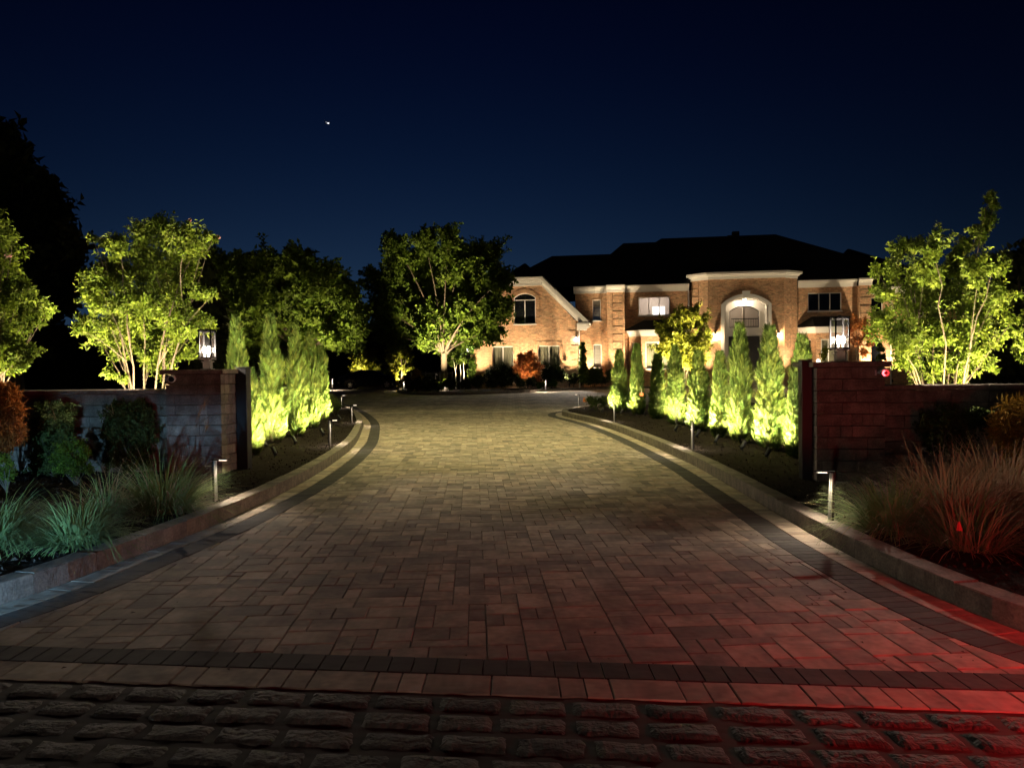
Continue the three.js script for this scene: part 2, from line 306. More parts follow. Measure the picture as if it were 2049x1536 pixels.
  for (let x = -5; x < 5;) {
    const w = pick([0.118, 0.118, 0.118, 0.32]), q = [[x, frontZ(x, FRONT.light)], [x + w, frontZ(x + w, FRONT.light)], [x + w, frontZ(x + w, FRONT.end)], [x, frontZ(x, FRONT.end)]];
    rows.border_paver.push({ g: slab(shrink(q, 0.003), -0.02, 0.009 + rr(-0.001, 0.001), 0.005, null, rnd() * 6, rnd() * 6), c: V(x, 0, q[0][1]), m: PAVE[pick([0, 1, 3, 5])] }); x += w;
  }
  for (const [name, list] of Object.entries(rows)) {
    list.sort((a, b) => a.c.length() - b.c.length());
    const seen = list.filter((p) => Math.abs(p.c.x) < -p.c.z * 0.7 + 0.2).slice(0, 280), left = new Map(), S = new Set(seen);
    seen.forEach((p) => part(drive, name, p.g, p.m));
    list.filter((p) => !S.has(p)).forEach((p) => { if (!left.has(p.m)) left.set(p.m, []); left.get(p.m).push(p.g); });
    for (const [m, l] of left) part(drive, name + '_row', l, m).userData.kind = 'stuff';
  }
}
function shrink(q, e) { let cx = 0, cz = 0; for (const [x, z] of q) { cx += x / q.length; cz += z / q.length; } return q.map(([x, z]) => { const l = Math.hypot(cx - x, cz - z); return [x + (cx - x) / l * e, z + (cz - z) / l * e]; }); }

{ // rough granite setts between the driveway and the street
  seed(31);
  const apron = structure('cobble_apron'); apron.userData.label = 'rough granite sett apron at the mouth of the driveway';
  const bed = new THREE.PlaneGeometry(14, 3.6, 140, 36); bed.rotateX(-Math.PI / 2); bed.translate(0, 0.001, -1.66);
  { const p = bed.attributes.position; for (let i = 0; i < p.count; i++) p.setXYZ(i, p.getX(i), p.getY(i) + fbm(p.getX(i) * 7, 0, p.getZ(i) * 7) * 0.016, frontZ(p.getX(i), -p.getZ(i) + 0.03)); bed.computeVertexNormals(); }
  part(apron, 'mortar', clean(bed), M.mortar);
  for (let r = 0; r < 7; r++) {
    const z1 = FRONT.end - 0.018 - r * 0.178, depth = 0.176;
    for (let x = -3.4 + rr(0, 0.2); x < 3.4;) {
      const w = rr(0.25, 0.34), d = depth * rr(0.95, 1.02), nx = 9, nz = 5, pos = [], idx = [], h0 = rr(0.007, 0.013), s0 = rnd() * 90;
      for (let a = 0; a <= nx; a++) for (let b = 0; b <= nz; b++) {
        const u = a / nx, v = b / nz, ex = Math.min(u, 1 - u) * w, ez = Math.min(v, 1 - v) * d, edge = Math.min(1, Math.min(ex, ez) / 0.016);
        const px = x + u * w + fbm(u * 3 + s0, v * 3, 1) * 0.03 * (1 - edge), pz0 = z1 - v * d + fbm(u * 3, v * 3 + s0, 5) * 0.03 * (1 - edge);
        const y = -0.012 + (h0 + 0.012) * (1 - (1 - edge) ** 2) + fbm(px * 9, s0, pz0 * 9, 3) * 0.017 * edge;
        pos.push(px, y, frontZ(px, pz0));
      }
      for (let a = 0; a < nx; a++) for (let b = 0; b < nz; b++) { const i = a * (nz + 1) + b; idx.push(i, i + nz + 1, i + nz + 2, i, i + nz + 2, i + 1); }
      const g = new THREE.BufferGeometry(); g.setIndex(idx); g.setAttribute('position', new THREE.Float32BufferAttribute(pos, 3)); g.computeVertexNormals(); planarUV(g);
      part(apron, 'cobblestone', g, pick(COBBLE)); x += w + rr(-0.004, 0.012);
    }
  }
}

// planting beds: mulch with a rough surface, higher away from the kerb
function bedSheet(poly, x0, x1, z0, z1, step, line, rise) {
  const nx = Math.round((x1 - x0) / step), nz = Math.round((z1 - z0) / step), pos = [], idx = [], id = new Map();
  const at = (a, b) => { const k = a * 100000 + b; if (!id.has(k)) { const x = x0 + a * step, z = z0 + b * step; id.set(k, pos.length / 3); pos.push(x, bedHeight(x, z), z); } return id.get(k); };
  for (let a = 0; a < nx; a++) for (let b = 0; b < nz; b++) { if (!inside(poly, x0 + (a + 0.5) * step, z0 + (b + 0.5) * step)) continue; const p = at(a, b), q = at(a + 1, b), r = at(a + 1, b + 1), s = at(a, b + 1); idx.push(p, s, r, p, r, q); }
  const g = new THREE.BufferGeometry(); g.setIndex(idx); g.setAttribute('position', new THREE.Float32BufferAttribute(pos, 3)); g.computeVertexNormals(); return planarUV(g);
}
const bedHeight = (x, z) => 0.112 + fbm(x * 2.3, 3, z * 2.3, 2) * 0.05 + fbm(x * 11, 7, z * 11, 2) * 0.02;
const backLine = (line, d) => line.map((_, i) => offset(line, i, d));
const BEDL = [...backLine(kerbLines.left, 0.1), [-30, -2]], BEDR = [...backLine(kerbLines.right, -0.1), [30, -1]], BEDF = [...backLine(kerbLines.far, 0.1), [40, -70], [-8.3, -70]];
structure('garden_bed', [bedSheet(BEDL, -8, -2.4, -13.6, -2.4, 0.06), bedSheet(BEDL, -30, -8, -13.6, -2, 0.4), bedSheet(BEDL, -30, -2.4, -40, -13.6, 0.2)], M.mulch).userData.label = 'dark mulch bed left of the driveway';
structure('garden_bed', [bedSheet(BEDR, 2.2, 8, -13.6, -1.8, 0.06), bedSheet(BEDR, 8, 30, -13.6, -1.8, 0.4), bedSheet(BEDR, 1.4, 30, -31.6, -13.6, 0.2)], M.mulch).userData.label = 'dark mulch bed right of the driveway';
structure('garden_bed', bedSheet(BEDF, -8.4, 40, -70, -42.4, 0.4), M.mulch).userData.label = 'planted bed below the house facade';
{ // loose bark chips and a few fallen leaves where the lamps show them
  seed(41);
  const g = clean(new THREE.TetrahedronGeometry(0.5)), n = 15000, m = new THREE.InstancedMesh(g, M.chip, n), mat = new THREE.Matrix4(), q = new THREE.Quaternion(), e = new THREE.Euler(), col = new THREE.Color();
  let i = 0;
  while (i < n) {
    const left = rnd() < 0.5, z = -3 - Math.pow(rnd(), 1.6) * 21, x = left ? -2.3 - rnd() * 6 : 1.5 + rnd() * 6;
    if (!inside(left ? BEDL : BEDR, x, z)) continue;
    const s = rr(0.012, 0.034); e.set(rnd() * 6, rnd() * 6, rnd() * 6);
    mat.compose(V(x, bedHeight(x, z) + 0.006, z), q.setFromEuler(e), V(s * 2.1, s * 0.55, s)); m.setMatrixAt(i, mat);
    const k = rr(0.010, 0.034) * (rnd() < 0.04 ? 4 : 1); m.setColorAt(i, col.setRGB(k, k * 0.78, k * 0.62)); i++;
  }
  m.name = 'bark_mulch'; tag(m, 'loose dark bark chips scattered over the planting beds', 'mulch', null, 'stuff'); scene.add(m);
}

// ---------------------------------------------------------------- gate pillars, walls, posts, lanterns, cameras
function spot(parent, pos, target, color, intensity, angle, penumbra = 0.6, radius = 1) {
  const l = new THREE.SpotLight(color, intensity, 0, angle, penumbra, 2); l.position.copy(pos); l.target.position.copy(target); l.castShadow = true; l.shadow.radius = radius; l.name = 'light';
  parent.add(l, l.target); return l;
}
function point(parent, pos, color, intensity, radius = 1) { const l = new THREE.PointLight(color, intensity, 0, 2); l.position.copy(pos); l.castShadow = true; l.shadow.radius = radius; l.name = 'light'; parent.add(l); return l; }

const COURSE = 0.138;
function coursedFace(parent, length, rows, place, first = 0) { // blocks along one face; place(geometry, centre along, row)
  for (let r = 0; r < rows; r++) {
    let s = 0; const cuts = [];
    while (s < length - 0.001) { let w = pick(r % 2 ? [0.46, 0.4, 0.12] : [0.3, 0.46, 0.14]) * rr(0.95, 1.05); if (length - s - w < 0.09) w = length - s; cuts.push([s, w]); s += w; }
    for (const [a, w] of cuts) place(w, a + w / 2, r);
  }
}
function gatePillar(label, corner, size, height, left) {
  // `corner`: front corner nearest the drive; local x runs along the front
  const t = thing('gate_pillar', label, 'pillar', corner, YAW), rows = 10, x0 = left ? -size : 0, b = 0.006, d = 0.11;
  part(t, 'core', box(x0 + d * 0.8, x0 + size - d * 0.8, -0.15, height - 0.08, -size + d * 0.8, -d * 0.8), M.joint);
  coursedFace(t, size, rows, (w, c, r) => { const m = part(t, 'stone_block', block(w - 0.005, COURSE - 0.005, d, b), pick(STONE)); m.position.set(x0 + c, r * COURSE - 0.02, -d / 2 + rr(-0.004, 0.003)); });
  coursedFace(t, size - 2 * d, rows, (w, c, r) => { const m = part(t, 'stone_block', block(d, COURSE - 0.005, w - 0.005, b), pick(STONE)); m.position.set((left ? x0 + size - d / 2 : x0 + d / 2) + rr(-0.003, 0.003), r * COURSE - 0.02, -d - c); });
  coursedFace(t, size - 2 * d, rows, (w, c, r) => { const m = part(t, 'stone_block', block(d, COURSE - 0.005, w - 0.005, b), pick(STONE)); m.position.set(left ? x0 + d / 2 : x0 + size - d / 2, r * COURSE - 0.02, -d - c); });
  coursedFace(t, size, rows, (w, c, r) => { const m = part(t, 'stone_block', block(w - 0.005, COURSE - 0.005, d, b), pick(STONE)); m.position.set(x0 + c, r * COURSE - 0.02, -size + d / 2); });
  const cap = part(t, 'cap_stone', block(size + 0.11, 0.062, size + 0.11, 0.01), M.coping); cap.position.set(x0 + size / 2, rows * COURSE - 0.02, -size / 2);
  return t;
}
seed(51);
const PL = [-3.93, 0.1, -10.37], PR = [3.6, 0.1, -9.08], PSIZE = 0.78;
gatePillar('left stone gate pillar of coursed grey blocks with a flat cap', PL, PSIZE, 1.5, true);
gatePillar('right stone gate pillar, red-lit coursed blocks with a flat cap', PR, PSIZE, 1.5, false);
const along = (p, a, b, y = 0) => V(p[0] + a * Math.cos(YAW) + b * Math.sin(YAW), p[1] + y, p[2] - a * Math.sin(YAW) + b * Math.cos(YAW)); // a: along the gate, b: towards the street

function gatePost(label, p, a0, a1, b0) {
  const t = thing('gate_post', label, 'post', p, YAW);
  part(t, 'post', new RoundedBoxGeometry(a1 - a0, 1.5, 0.15, 2, 0.008).translate((a0 + a1) / 2, 0.69, b0), M.blackMetal);
  part(t, 'post_cap', new RoundedBoxGeometry(a1 - a0 + 0.01, 0.012, 0.16, 1, 0.003).translate((a0 + a1) / 2, 1.446, b0), M.blackMetal);
  part(t, 'hinge_plate', box(a0 - 0.008, a0, 0.9, 1.05, b0 - 0.05, b0 + 0.05), M.blackMetal);
}
gatePost('tall black steel gate post beside the left pillar', PL, 0.012, 0.165, -0.5);
gatePost('tall black steel gate post beside the right pillar', PR, -0.135, -0.012, -0.2);

// garden walls stepping down away from the pillars
function gardenWall(label, p, dir, length, h0, h1, setback) {
  const t = thing('garden_wall', label, 'wall', p, YAW), d = 0.2, steps = 3;
  for (let s = 0; s < steps; s++) {
    const a0 = length * s / steps, L = length / steps, h = h0 + (h1 - h0) * s / (steps - 1), rows = 7, ch = (h - 0.07) / rows;
    part(t, 'core', box(Math.min(dir * a0, dir * (a0 + L)) + 0.003, Math.max(dir * a0, dir * (a0 + L)) - 0.003, -0.2, h - 0.08, setback - d + 0.02, setback - 0.05), M.joint);
    for (let r = 0; r < rows; r++) for (let x = 0; x < L - 0.01;) {
      let w = pick([0.52, 0.42, 0.3]); if (L - x - w < 0.12) w = L - x;
      const m = part(t, 'stone_block', block(w - 0.006, ch - 0.006, 0.08, 0.006), pick(STONE)); m.position.set(dir * (a0 + x + w / 2), r * ch + 0.002, setback - 0.04 + rr(-0.003, 0.003)); x += w;
    }
    for (let x = 0; x < L - 0.01;) { let w = 0.62; if (L - x - w < 0.3) w = L - x; const m = part(t, 'coping_stone', block(w - 0.005, 0.055, d + 0.08, 0.008), M.coping); m.position.set(dir * (a0 + x + w / 2), h - 0.07, setback - d / 2); x += w; }
  }
}
seed(53);
const wallL = along(PL, -PSIZE, -0.2).toArray(), wallR = along(PR, PSIZE, -0.2).toArray();
gardenWall('low stone garden wall running left from the left pillar', wallL, -1, 7.5, 1.17, 1.02, 0);
gardenWall('low stone garden wall running right from the right pillar', wallR, 1, 7.5, 1.15, 1.02, 0);

function pillarLantern(label, pos) {
  const t = thing('pillar_lantern', label, 'lantern', pos, 0.0), s = 0.08, y0 = 0.16, y1 = 0.535, bar = 0.0075;
  part(t, 'base', [box(-0.075, 0.075, 0, 0.012, -0.075, 0.075), box(-0.05, 0.05, 0.012, 0.1, -0.05, 0.05), box(-0.068, 0.068, 0.1, 0.118, -0.068, 0.068)], M.bronze);
  part(t, 'floor_plate', new RoundedBoxGeometry(0.18, 0.022, 0.18, 1, 0.004).translate(0, y0 - 0.011, 0), M.bronze);
  part(t, 'stem', box(-0.04, 0.04, 0.118, y0 - 0.022, -0.04, 0.04), M.bronze);
  const bars = []; for (const a of [-1, 1]) for (const b of [-1, 1]) bars.push(box(a * s - bar, a * s + bar, y0, y1, b * s - bar, b * s + bar));
  for (const a of [-1, 1]) { bars.push(box(-s + bar, s - bar, y0, y0 + 0.014, a * s - bar, a * s + bar), box(-s + bar, s - bar, y1 - 0.014, y1, a * s - bar, a * s + bar), box(a * s - bar, a * s + bar, y0, y0 + 0.014, -s + bar, s - bar), box(a * s - bar, a * s + bar, y1 - 0.014, y1, -s + bar, s - bar)); }
  part(t, 'frame', bars, M.matBlack);
  part(t, 'roof_plate', new RoundedBoxGeometry(0.19, 0.02, 0.19, 1, 0.004).translate(0, y1 + 0.01, 0), M.matBlack);
  part(t, 'finial', cyl(0.02, 0.012, 0.02, 10, y1 + 0.02), M.bronze);
  for (let k = 0; k < 4; k++) { const g = new THREE.PlaneGeometry(2 * (s - bar), y1 - y0 - 0.03); g.translate(0, (y0 + y1) / 2, s); g.rotateY(k * Math.PI / 2); part(t, 'glass_pane', clean(g), M.clear); }
  for (const [x, z] of [[0.034, 0.016], [-0.034, 0.016], [0, -0.036]]) {
    const c = part(t, 'candle_sleeve', cyl(0.011, 0.011, 0.075, 8).translate(x, y0, z), M.white);
    part(c, 'bulb', new THREE.SphereGeometry(0.03, 12, 10).scale(1, 1.7, 1).translate(x, y0 + 0.11, z), bulbGlow);
  }
  for (const [x, z] of [[0.034, 0.016], [-0.034, 0.016], [0, -0.036]]) point(t, V(x, y0 + 0.11, z), LANTERN, I_LANTERN / 3, 1);
}
pillarLantern('lit square glass lantern on top of the left gate pillar', along(PL, -0.36, -0.36, 1.422).toArray());
pillarLantern('lit square glass lantern on top of the right gate pillar', along(PR, 0.39, -0.39, 1.422).toArray());

function securityCamera(label, pos, turn, tilt) {
  const t = thing('security_camera', label, 'security camera', pos, turn);
  part(t, 'mount', [cyl(0.032, 0.032, 0.02, 16).rotateZ(Math.PI / 2).translate(-0.005, 0, -0.02), box(0.005, 0.06, -0.014, 0.014, -0.034, -0.006)], M.camWhite);
  const b = part(t, 'body', (() => { const g = new THREE.LatheGeometry([[0, -0.085], [0.035, -0.085], [0.047, -0.07], [0.05, 0], [0.05, 0.075], [0.046, 0.088], [0.038, 0.09]].map(([x, y]) => new THREE.Vector2(x, y)), 24); g.rotateX(Math.PI / 2); return clean(g); })(), M.camWhite);
  b.position.set(0.07, 0, 0.05); b.rotation.set(tilt, 0, 0);
  const f = part(b, 'lens_face', clean(new THREE.CircleGeometry(0.039, 20).translate(0, 0, 0.088)), M.lens);
  const l = part(b, 'lens', clean(new THREE.SphereGeometry(0.018, 14, 10).scale(1, 1, 0.5).translate(0, 0, 0.09)), M.lens);
  return t;
}
{ const p = along(PL, -0.68, 0.03, 1.3); securityCamera('white bullet security camera on the left pillar', [p.x - 0.06, p.y, p.z], 0.25, 0.05).rotation.y = 0.3;
  const q = along(PR, 0.66, 0.03, 1.29); securityCamera('white bullet security camera on the right pillar', [q.x + 0.02, q.y, q.z], -0.3, 0.05); }

// ---------------------------------------------------------------- path lights
function pathLight(label, px, py, height, dir, opt = {}) {
  const p = opt.at ?? onGround(px, py, 0.12), y = opt.y ?? 0.1;
  const t = thing('path_light', label, 'path light', [p.x, y, p.z], 0, 'path lights along the kerbs'); t.rotation.y = dir > 0 ? -0.15 : Math.PI + 0.15; if (opt.turn !== undefined) t.rotation.y = opt.turn;
  if (opt.lean) t.rotation.z = opt.lean;
  const h = height;
  part(t, 'post', new RoundedBoxGeometry(0.022, h, 0.05, 1, 0.003).translate(-0.018, h / 2, 0), M.blackMetal);
  part(t, 'face_strip', [box(-0.0065, 0.004, 0, h - 0.012, 0.007, 0.022), box(-0.0065, 0.004, 0, h - 0.012, -0.022, -0.007)], M.steel);
  part(t, 'cap', new RoundedBoxGeometry(0.18, 0.010, 0.055, 1, 0.003).translate(0.06, h + 0.003, 0), M.matBlack);
  const e = part(t, 'led_strip', box(0.05, 0.13, h - 0.0065, h - 0.0035, -0.018, 0.018), ledGlow);
  spot(t, V(0.09, h - 0.02, 0), V(0.11, 0, 0), SOFT, opt.I ?? I_PATH, 1.28, 0.75, 1.5);
  return t;
}
pathLight('slim path light in front of the left pillar', 432, 1001, 0.455, 1);
pathLight('slim path light on the inner left bend beside the arborvitae', 661, 890, 0.475, 1);
pathLight('slim path light at the far left kerb bend', 704, 845, 0.47, 1);
pathLight('farthest slim path light of the left kerb', 683, 816, 0.47, 1);
pathLight('leaning slim path light in front of the right pillar', 1660, 1045, 0.47, -1, { lean: 0.045, y: 0.09 });
pathLight('slim path light before the middle of the right arborvitae row', 1385, 896, 0.47, -1);
pathLight('slim path light before the far end of the right arborvitae row', 1229, 843, 0.46, -1);
pathLight('slim path light on the tip of the right kerb by the small shrubs', 1158, 815, 0.46, -1);
pathLight('small path light at the left tip of the far bed, near the car', 807.6, 778, 0.5, -1, { I: 16, turn: -1.2 });
pathLight('small path light in the far bed under the shade tree', 889.6, 781.5, 0.5, -1, { I: 14, turn: -1.5 });
pathLight('small path light in the far bed below the red maple', 1092, 780.2, 0.6, -1, { I: 16, turn: -1.5 });
pathLight('small path light at the left edge behind the car', 665, 777.2, 0.7, 1, { I: 30, turn: -1.2 });
pathLight('small path light beside the metal fence', 872, 770, 0.9, 1, { I: 3 });
pathLight('small path light behind the right garden wall', 1956, 790, 0.5, -1, { at: atDepth(1956, 790, 13.5).setY(0.1), y: 0.62, I: 0.4 });

// ---------------------------------------------------------------- foliage
// a leaf as a folded blade: base, two sides, tip
function leafTris(len, wid, dir, up, o = V(0, 0, 0), fold = 0.25) {
  const d = dir.clone().normalize(), s = d.clone().cross(up).normalize(), n = s.clone().cross(d);
  const b = o, t = o.clone().addScaledVector(d, len).addScaledVector(n, -len * 0.12), l = o.clone().addScaledVector(d, len * 0.45).addScaledVector(s, -wid / 2).addScaledVector(n, wid * fold), r = o.clone().addScaledVector(d, len * 0.45).addScaledVector(s, wid / 2).addScaledVector(n, wid * fold);
  return [b, r, t, b, t, l].flatMap((v) => [v.x, v.y, v.z]);
}
function leafCluster(n, len, wid, reach, salt) { // n leaves round a short twig along +y
  seed(salt); const t = [];
  for (let i = 0; i < n; i++) {
    const f = i / Math.max(1, n - 1), a = i * 2.4 + rnd(), el = rr(0.1, 0.9);
    t.push(...leafTris(len * rr(0.75, 1.2), wid * rr(0.8, 1.15), V(Math.cos(a) * Math.cos(el), Math.sin(el), Math.sin(a) * Math.cos(el)), V(rr(-0.4, 0.4), 1, rr(-0.4, 0.4)), V(Math.cos(a) * 0.08 * len, (f - 0.5) * reach, Math.sin(a) * 0.08 * len)));
  }
  return fromTris(t);
}
const L = {
  single: leafCluster(4, 0.058, 0.033, 0.06, 3), broad: leafCluster(6, 0.17, 0.10, 0.24, 4), mid: leafCluster(5, 0.12, 0.07, 0.15, 5), tiny: leafCluster(5, 0.034, 0.022, 0.04, 6),
  narrow: leafCluster(7, 0.13, 0.016, 0.1, 7), shade: leafCluster(9, 0.26, 0.17, 0.5, 8), far: leafCluster(8, 0.6, 0.42, 1.0, 9),
};
const F = {
  crape: leafMat(0.095, 0.145, 0.016), shade: leafMat(0.078, 0.13, 0.016), dark: leafMat(0.03, 0.04, 0.015, 0.2), arbor: leafMat(0.072, 0.118, 0.024, 0.25), box: leafMat(0.055, 0.08, 0.022, 0.25),
  maple: leafMat(0.30, 0.105, 0.022), redLeaf: leafMat(0.40, 0.15, 0.05), gold: leafMat(0.27, 0.165, 0.028), grass: bladeMat(0.12, 0.165, 0.055), straw: bladeMat(0.25, 0.175, 0.10), birch: leafMat(0.15, 0.175, 0.018),
};
// crown: leaf clusters carried by twigs that start inside blobs of the crown, joined into one mesh with a tone per cluster
const welded = new Map();
function weld(g) { // 6 corners of a two-triangle leaf -> 4 vertices
  if (welded.has(g)) return welded.get(g);
  const p = g.attributes.position, pos = [], nrm = [], idx = [], key = new Map();
  for (let l = 0; l < p.count; l += 6) { key.clear(); const n0 = V(0, 0, 0); for (let k = 0; k < 6; k++) n0.add(V(g.attributes.normal.getX(l + k), g.attributes.normal.getY(l + k), g.attributes.normal.getZ(l + k))); n0.normalize();
    for (let k = 0; k < 6 && l + k < p.count; k++) { const id = [p.getX(l + k), p.getY(l + k), p.getZ(l + k)].map((v) => v.toFixed(5)).join(); if (!key.has(id)) { key.set(id, pos.length / 3); pos.push(p.getX(l + k), p.getY(l + k), p.getZ(l + k)); const n = V(g.attributes.normal.getX(l + k), g.attributes.normal.getY(l + k), g.attributes.normal.getZ(l + k)).multiplyScalar(0.5).addScaledVector(n0, 0.5).normalize(); nrm.push(n.x, n.y, n.z); } idx.push(key.get(id)); } }
  const w = { pos: new Float32Array(pos), nrm: new Float32Array(nrm), idx }; welded.set(g, w); return w;
}
function crownGeo(leaf, spots, scale, tint) {
  const w = weld(leaf), nv = w.pos.length / 3, pos = new Float32Array(spots.length * nv * 3), nrm = new Float32Array(pos.length), col = new Float32Array(pos.length), idx = new Uint32Array(spots.length * w.idx.length);
  const q = new THREE.Quaternion(), q2 = new THREE.Quaternion(), up = V(0, 1, 0), c = new THREE.Color(), v = V(0, 0, 0);
  spots.forEach(({ p, d }, i) => {
    q.setFromUnitVectors(up, d); q2.setFromAxisAngle(up, rnd() * 6.28); q.multiply(q2); const s = scale * rr(0.7, 1.25), k = rr(0.72, 1.2) ** 2; tint ? tint(c, k, p) : c.setRGB(k * rr(0.92, 1.12), k, k * rr(0.8, 1.1));
    for (let j = 0; j < nv; j++) { const o = (i * nv + j) * 3; v.fromArray(w.pos, j * 3).multiplyScalar(s).applyQuaternion(q).add(p); pos[o] = v.x; pos[o + 1] = v.y; pos[o + 2] = v.z; v.fromArray(w.nrm, j * 3).applyQuaternion(q); nrm[o] = v.x; nrm[o + 1] = v.y; nrm[o + 2] = v.z; col[o] = c.r; col[o + 1] = c.g; col[o + 2] = c.b; }
    for (let j = 0; j < w.idx.length; j++) idx[i * w.idx.length + j] = w.idx[j] + i * nv;
  });
  const g = new THREE.BufferGeometry(); g.setIndex(new THREE.BufferAttribute(idx, 1)); g.setAttribute('position', new THREE.BufferAttribute(pos, 3)); g.setAttribute('normal', new THREE.BufferAttribute(nrm, 3)); g.setAttribute('color', new THREE.BufferAttribute(col, 3)); return g;
}
function crownMesh(parent, name, leaf, mat, spots, scale, tint) { const m = new THREE.Mesh(crownGeo(leaf, spots, scale, tint), mat); m.name = name; m.castShadow = m.receiveShadow = true; parent.add(m); return m; }
function blobSpots(blobs, twigs, per, o = {}) {
  const spots = [], sticks = [];
  for (const b of blobs) {
    const n = Math.max(3, Math.round(twigs * (b.r / o.ref) ** 2));
    for (let i = 0; i < n; i++) {
      const d = V(gauss(), gauss() + (o.lift ?? 0.25), gauss()).normalize(), len = b.r * rr(0.55, 1.2), s = b.c.clone().addScaledVector(V(gauss(), gauss(), gauss()), b.r * 0.35);
      const bend = V(gauss(), gauss() + (o.droop ?? 0), gauss()).multiplyScalar(len * 0.22), pts = [s, s.clone().addScaledVector(d, len * 0.5).addScaledVector(bend, 0.4), s.clone().addScaledVector(d, len).add(bend)];
      if (i % (o.stickEvery ?? 2) === 0) sticks.push(pts);
      for (let k = 0; k < per; k++) { const t = (k + rr(0.2, 0.9)) / per, p = t < 0.5 ? pts[0].clone().lerp(pts[1], t * 2) : pts[1].clone().lerp(pts[2], t * 2 - 1); spots.push({ p: p.add(V(gauss(), gauss(), gauss()).multiplyScalar(o.scatter ?? 0.03)), d: d.clone().add(V(gauss(), gauss() + 0.2, gauss()).multiplyScalar(0.8)).normalize() }); }
    }
  }
  return { spots, sticks };
}
// tree from a base point and crown blobs seen from the gate: [px, py, radius in the same units]
function tree(o) {
  seed(o.seed);
  const base = o.base, d = -base.z, k = d / FOCAL, t = thing(o.name, o.label, o.category ?? 'tree', base.toArray(), 0, o.group);
  const depth = o.depth ?? 0.8;
  const blobs = o.blobs.map(([px, py, r]) => { const mid = o.hollow && Math.abs(px - o.hollow[0]) < o.hollow[1] && py > o.hollow[2], dz = mid ? rr(-depth, -0.2) : rr(-depth, depth) * (r * k > 0.12 * k * 100 ? 1 : 0.5), c = atDepth(px, py, d - dz).sub(base); return { c, r: r * k }; });
  if (o.back) for (const b of blobs.slice()) if (b.r > o.back) blobs.push({ c: b.c.clone().multiply(V(0.9, 0.97, -1)).add(V(rr(-0.2, 0.2), 0, 0)), r: b.r * 0.95 });
  const { spots, sticks } = blobSpots(blobs, o.twigs, o.per, { ref: o.ref, lift: o.lift, droop: o.droop, scatter: o.scatter, stickEvery: o.stickEvery });
  const wood = [];
  if (o.stems) { // several stems from the ground
    const stems = Array.from({ length: o.stems }, (_, i) => { const an = i / o.stems * 6.28 + rr(-0.3, 0.3), k = rr(0.4, 1); return { a: an, p: V(Math.cos(an) * o.spread * k, -0.1, Math.sin(an) * o.spread * k), b: [] }; });
    for (const b of blobs) stems.reduce((m, q) => { const da = q.a - Math.atan2(b.c.z, b.c.x), w = Math.abs(Math.atan2(Math.sin(da), Math.cos(da))) * Math.min(1, Math.hypot(b.c.x, b.c.z) / 0.35) + rnd() * 0.7; return w < m.w ? { q, w } : m; }, { w: 99 }).q.b.push(b);
    for (const s of stems) { if (!s.b.length) continue;
      const far = s.b.reduce((m, b) => (b.c.y > m.c.y ? b : m)), h = far.c.y, ctl = V(s.p.x + (far.c.x - s.p.x) * 0.22, h * 0.6, s.p.z + (far.c.z - s.p.z) * 0.22).add(V(gauss(), 0, gauss()).multiplyScalar(0.06 * h));
      const line = bez(s.p, ctl, far.c, 10); line.forEach((q, i) => { if (i > 1 && i < 10) q.add(V(gauss(), gauss() * 0.5, gauss()).multiplyScalar(h * 0.012)); });
      wood.push(limb(line, o.stemR * rr(0.75, 1.1), o.stemR * 0.15, 7));
      for (const b of s.b) { if (b === far) continue; const i = Math.max(1, Math.min(8, line.findIndex((q) => q.y > b.c.y * rr(0.35, 0.6)))), from = line[i]; wood.push(limb(bez(from, from.clone().lerp(b.c, 0.45).add(V(gauss() * 0.05 * h, 0.05 * h, gauss() * 0.05 * h)), b.c, 6), o.stemR * 0.5 * (1 - i / 14), o.stemR * 0.12, 5)); }
    }
  } else { // one trunk forking into limbs
    const f = o.fork, lean = o.lean ?? 0; wood.push(limb([V(0, -0.2, 0), V(0.02, f * 0.06, 0), V(lean * 0.4, f * 0.5, 0.02), V(lean, f, 0)], o.trunkR * 1.3, o.trunkR * 0.85, 12));
    for (const b of blobs) {
      const s = V(lean + rr(-0.5, 0.5) * o.trunkR, f * rr(0.86, 1.02), rr(-0.5, 0.5) * o.trunkR), ctl = V(s.x + (b.c.x - s.x) * 0.3, f + (b.c.y - f) * 0.55, s.z + (b.c.z - s.z) * 0.3);
      wood.push(limb(bez(s, ctl, b.c, 8), o.limbR * rr(0.7, 1.2), o.limbR * 0.2, 6));
    }
  }
  for (const s of sticks) wood.push(limb(s, o.twigR ?? 0.006, (o.twigR ?? 0.006) * 0.4, 3));
  part(t, 'trunk', wood, o.bark ?? M.paleBark);
  crownMesh(t, 'crown', o.leaf, o.mat, spots, o.leafScale ?? 1, o.tint);
  if (o.flowers) { const fl = o.flowers.map(([px, py]) => { const c = atDepth(px, py, d).sub(base); return c; }); part(t, 'flower_cluster', fl.flatMap((c) => Array.from({ length: 14 }, () => new THREE.IcosahedronGeometry(rr(0.009, 0.017), 0).translate(c.x + gauss() * 0.035, c.y + gauss() * 0.03, c.z + gauss() * 0.03))), std({ color: C(0.42, 0.22, 0.2), roughness: 0.9 })); }
  return t;
}
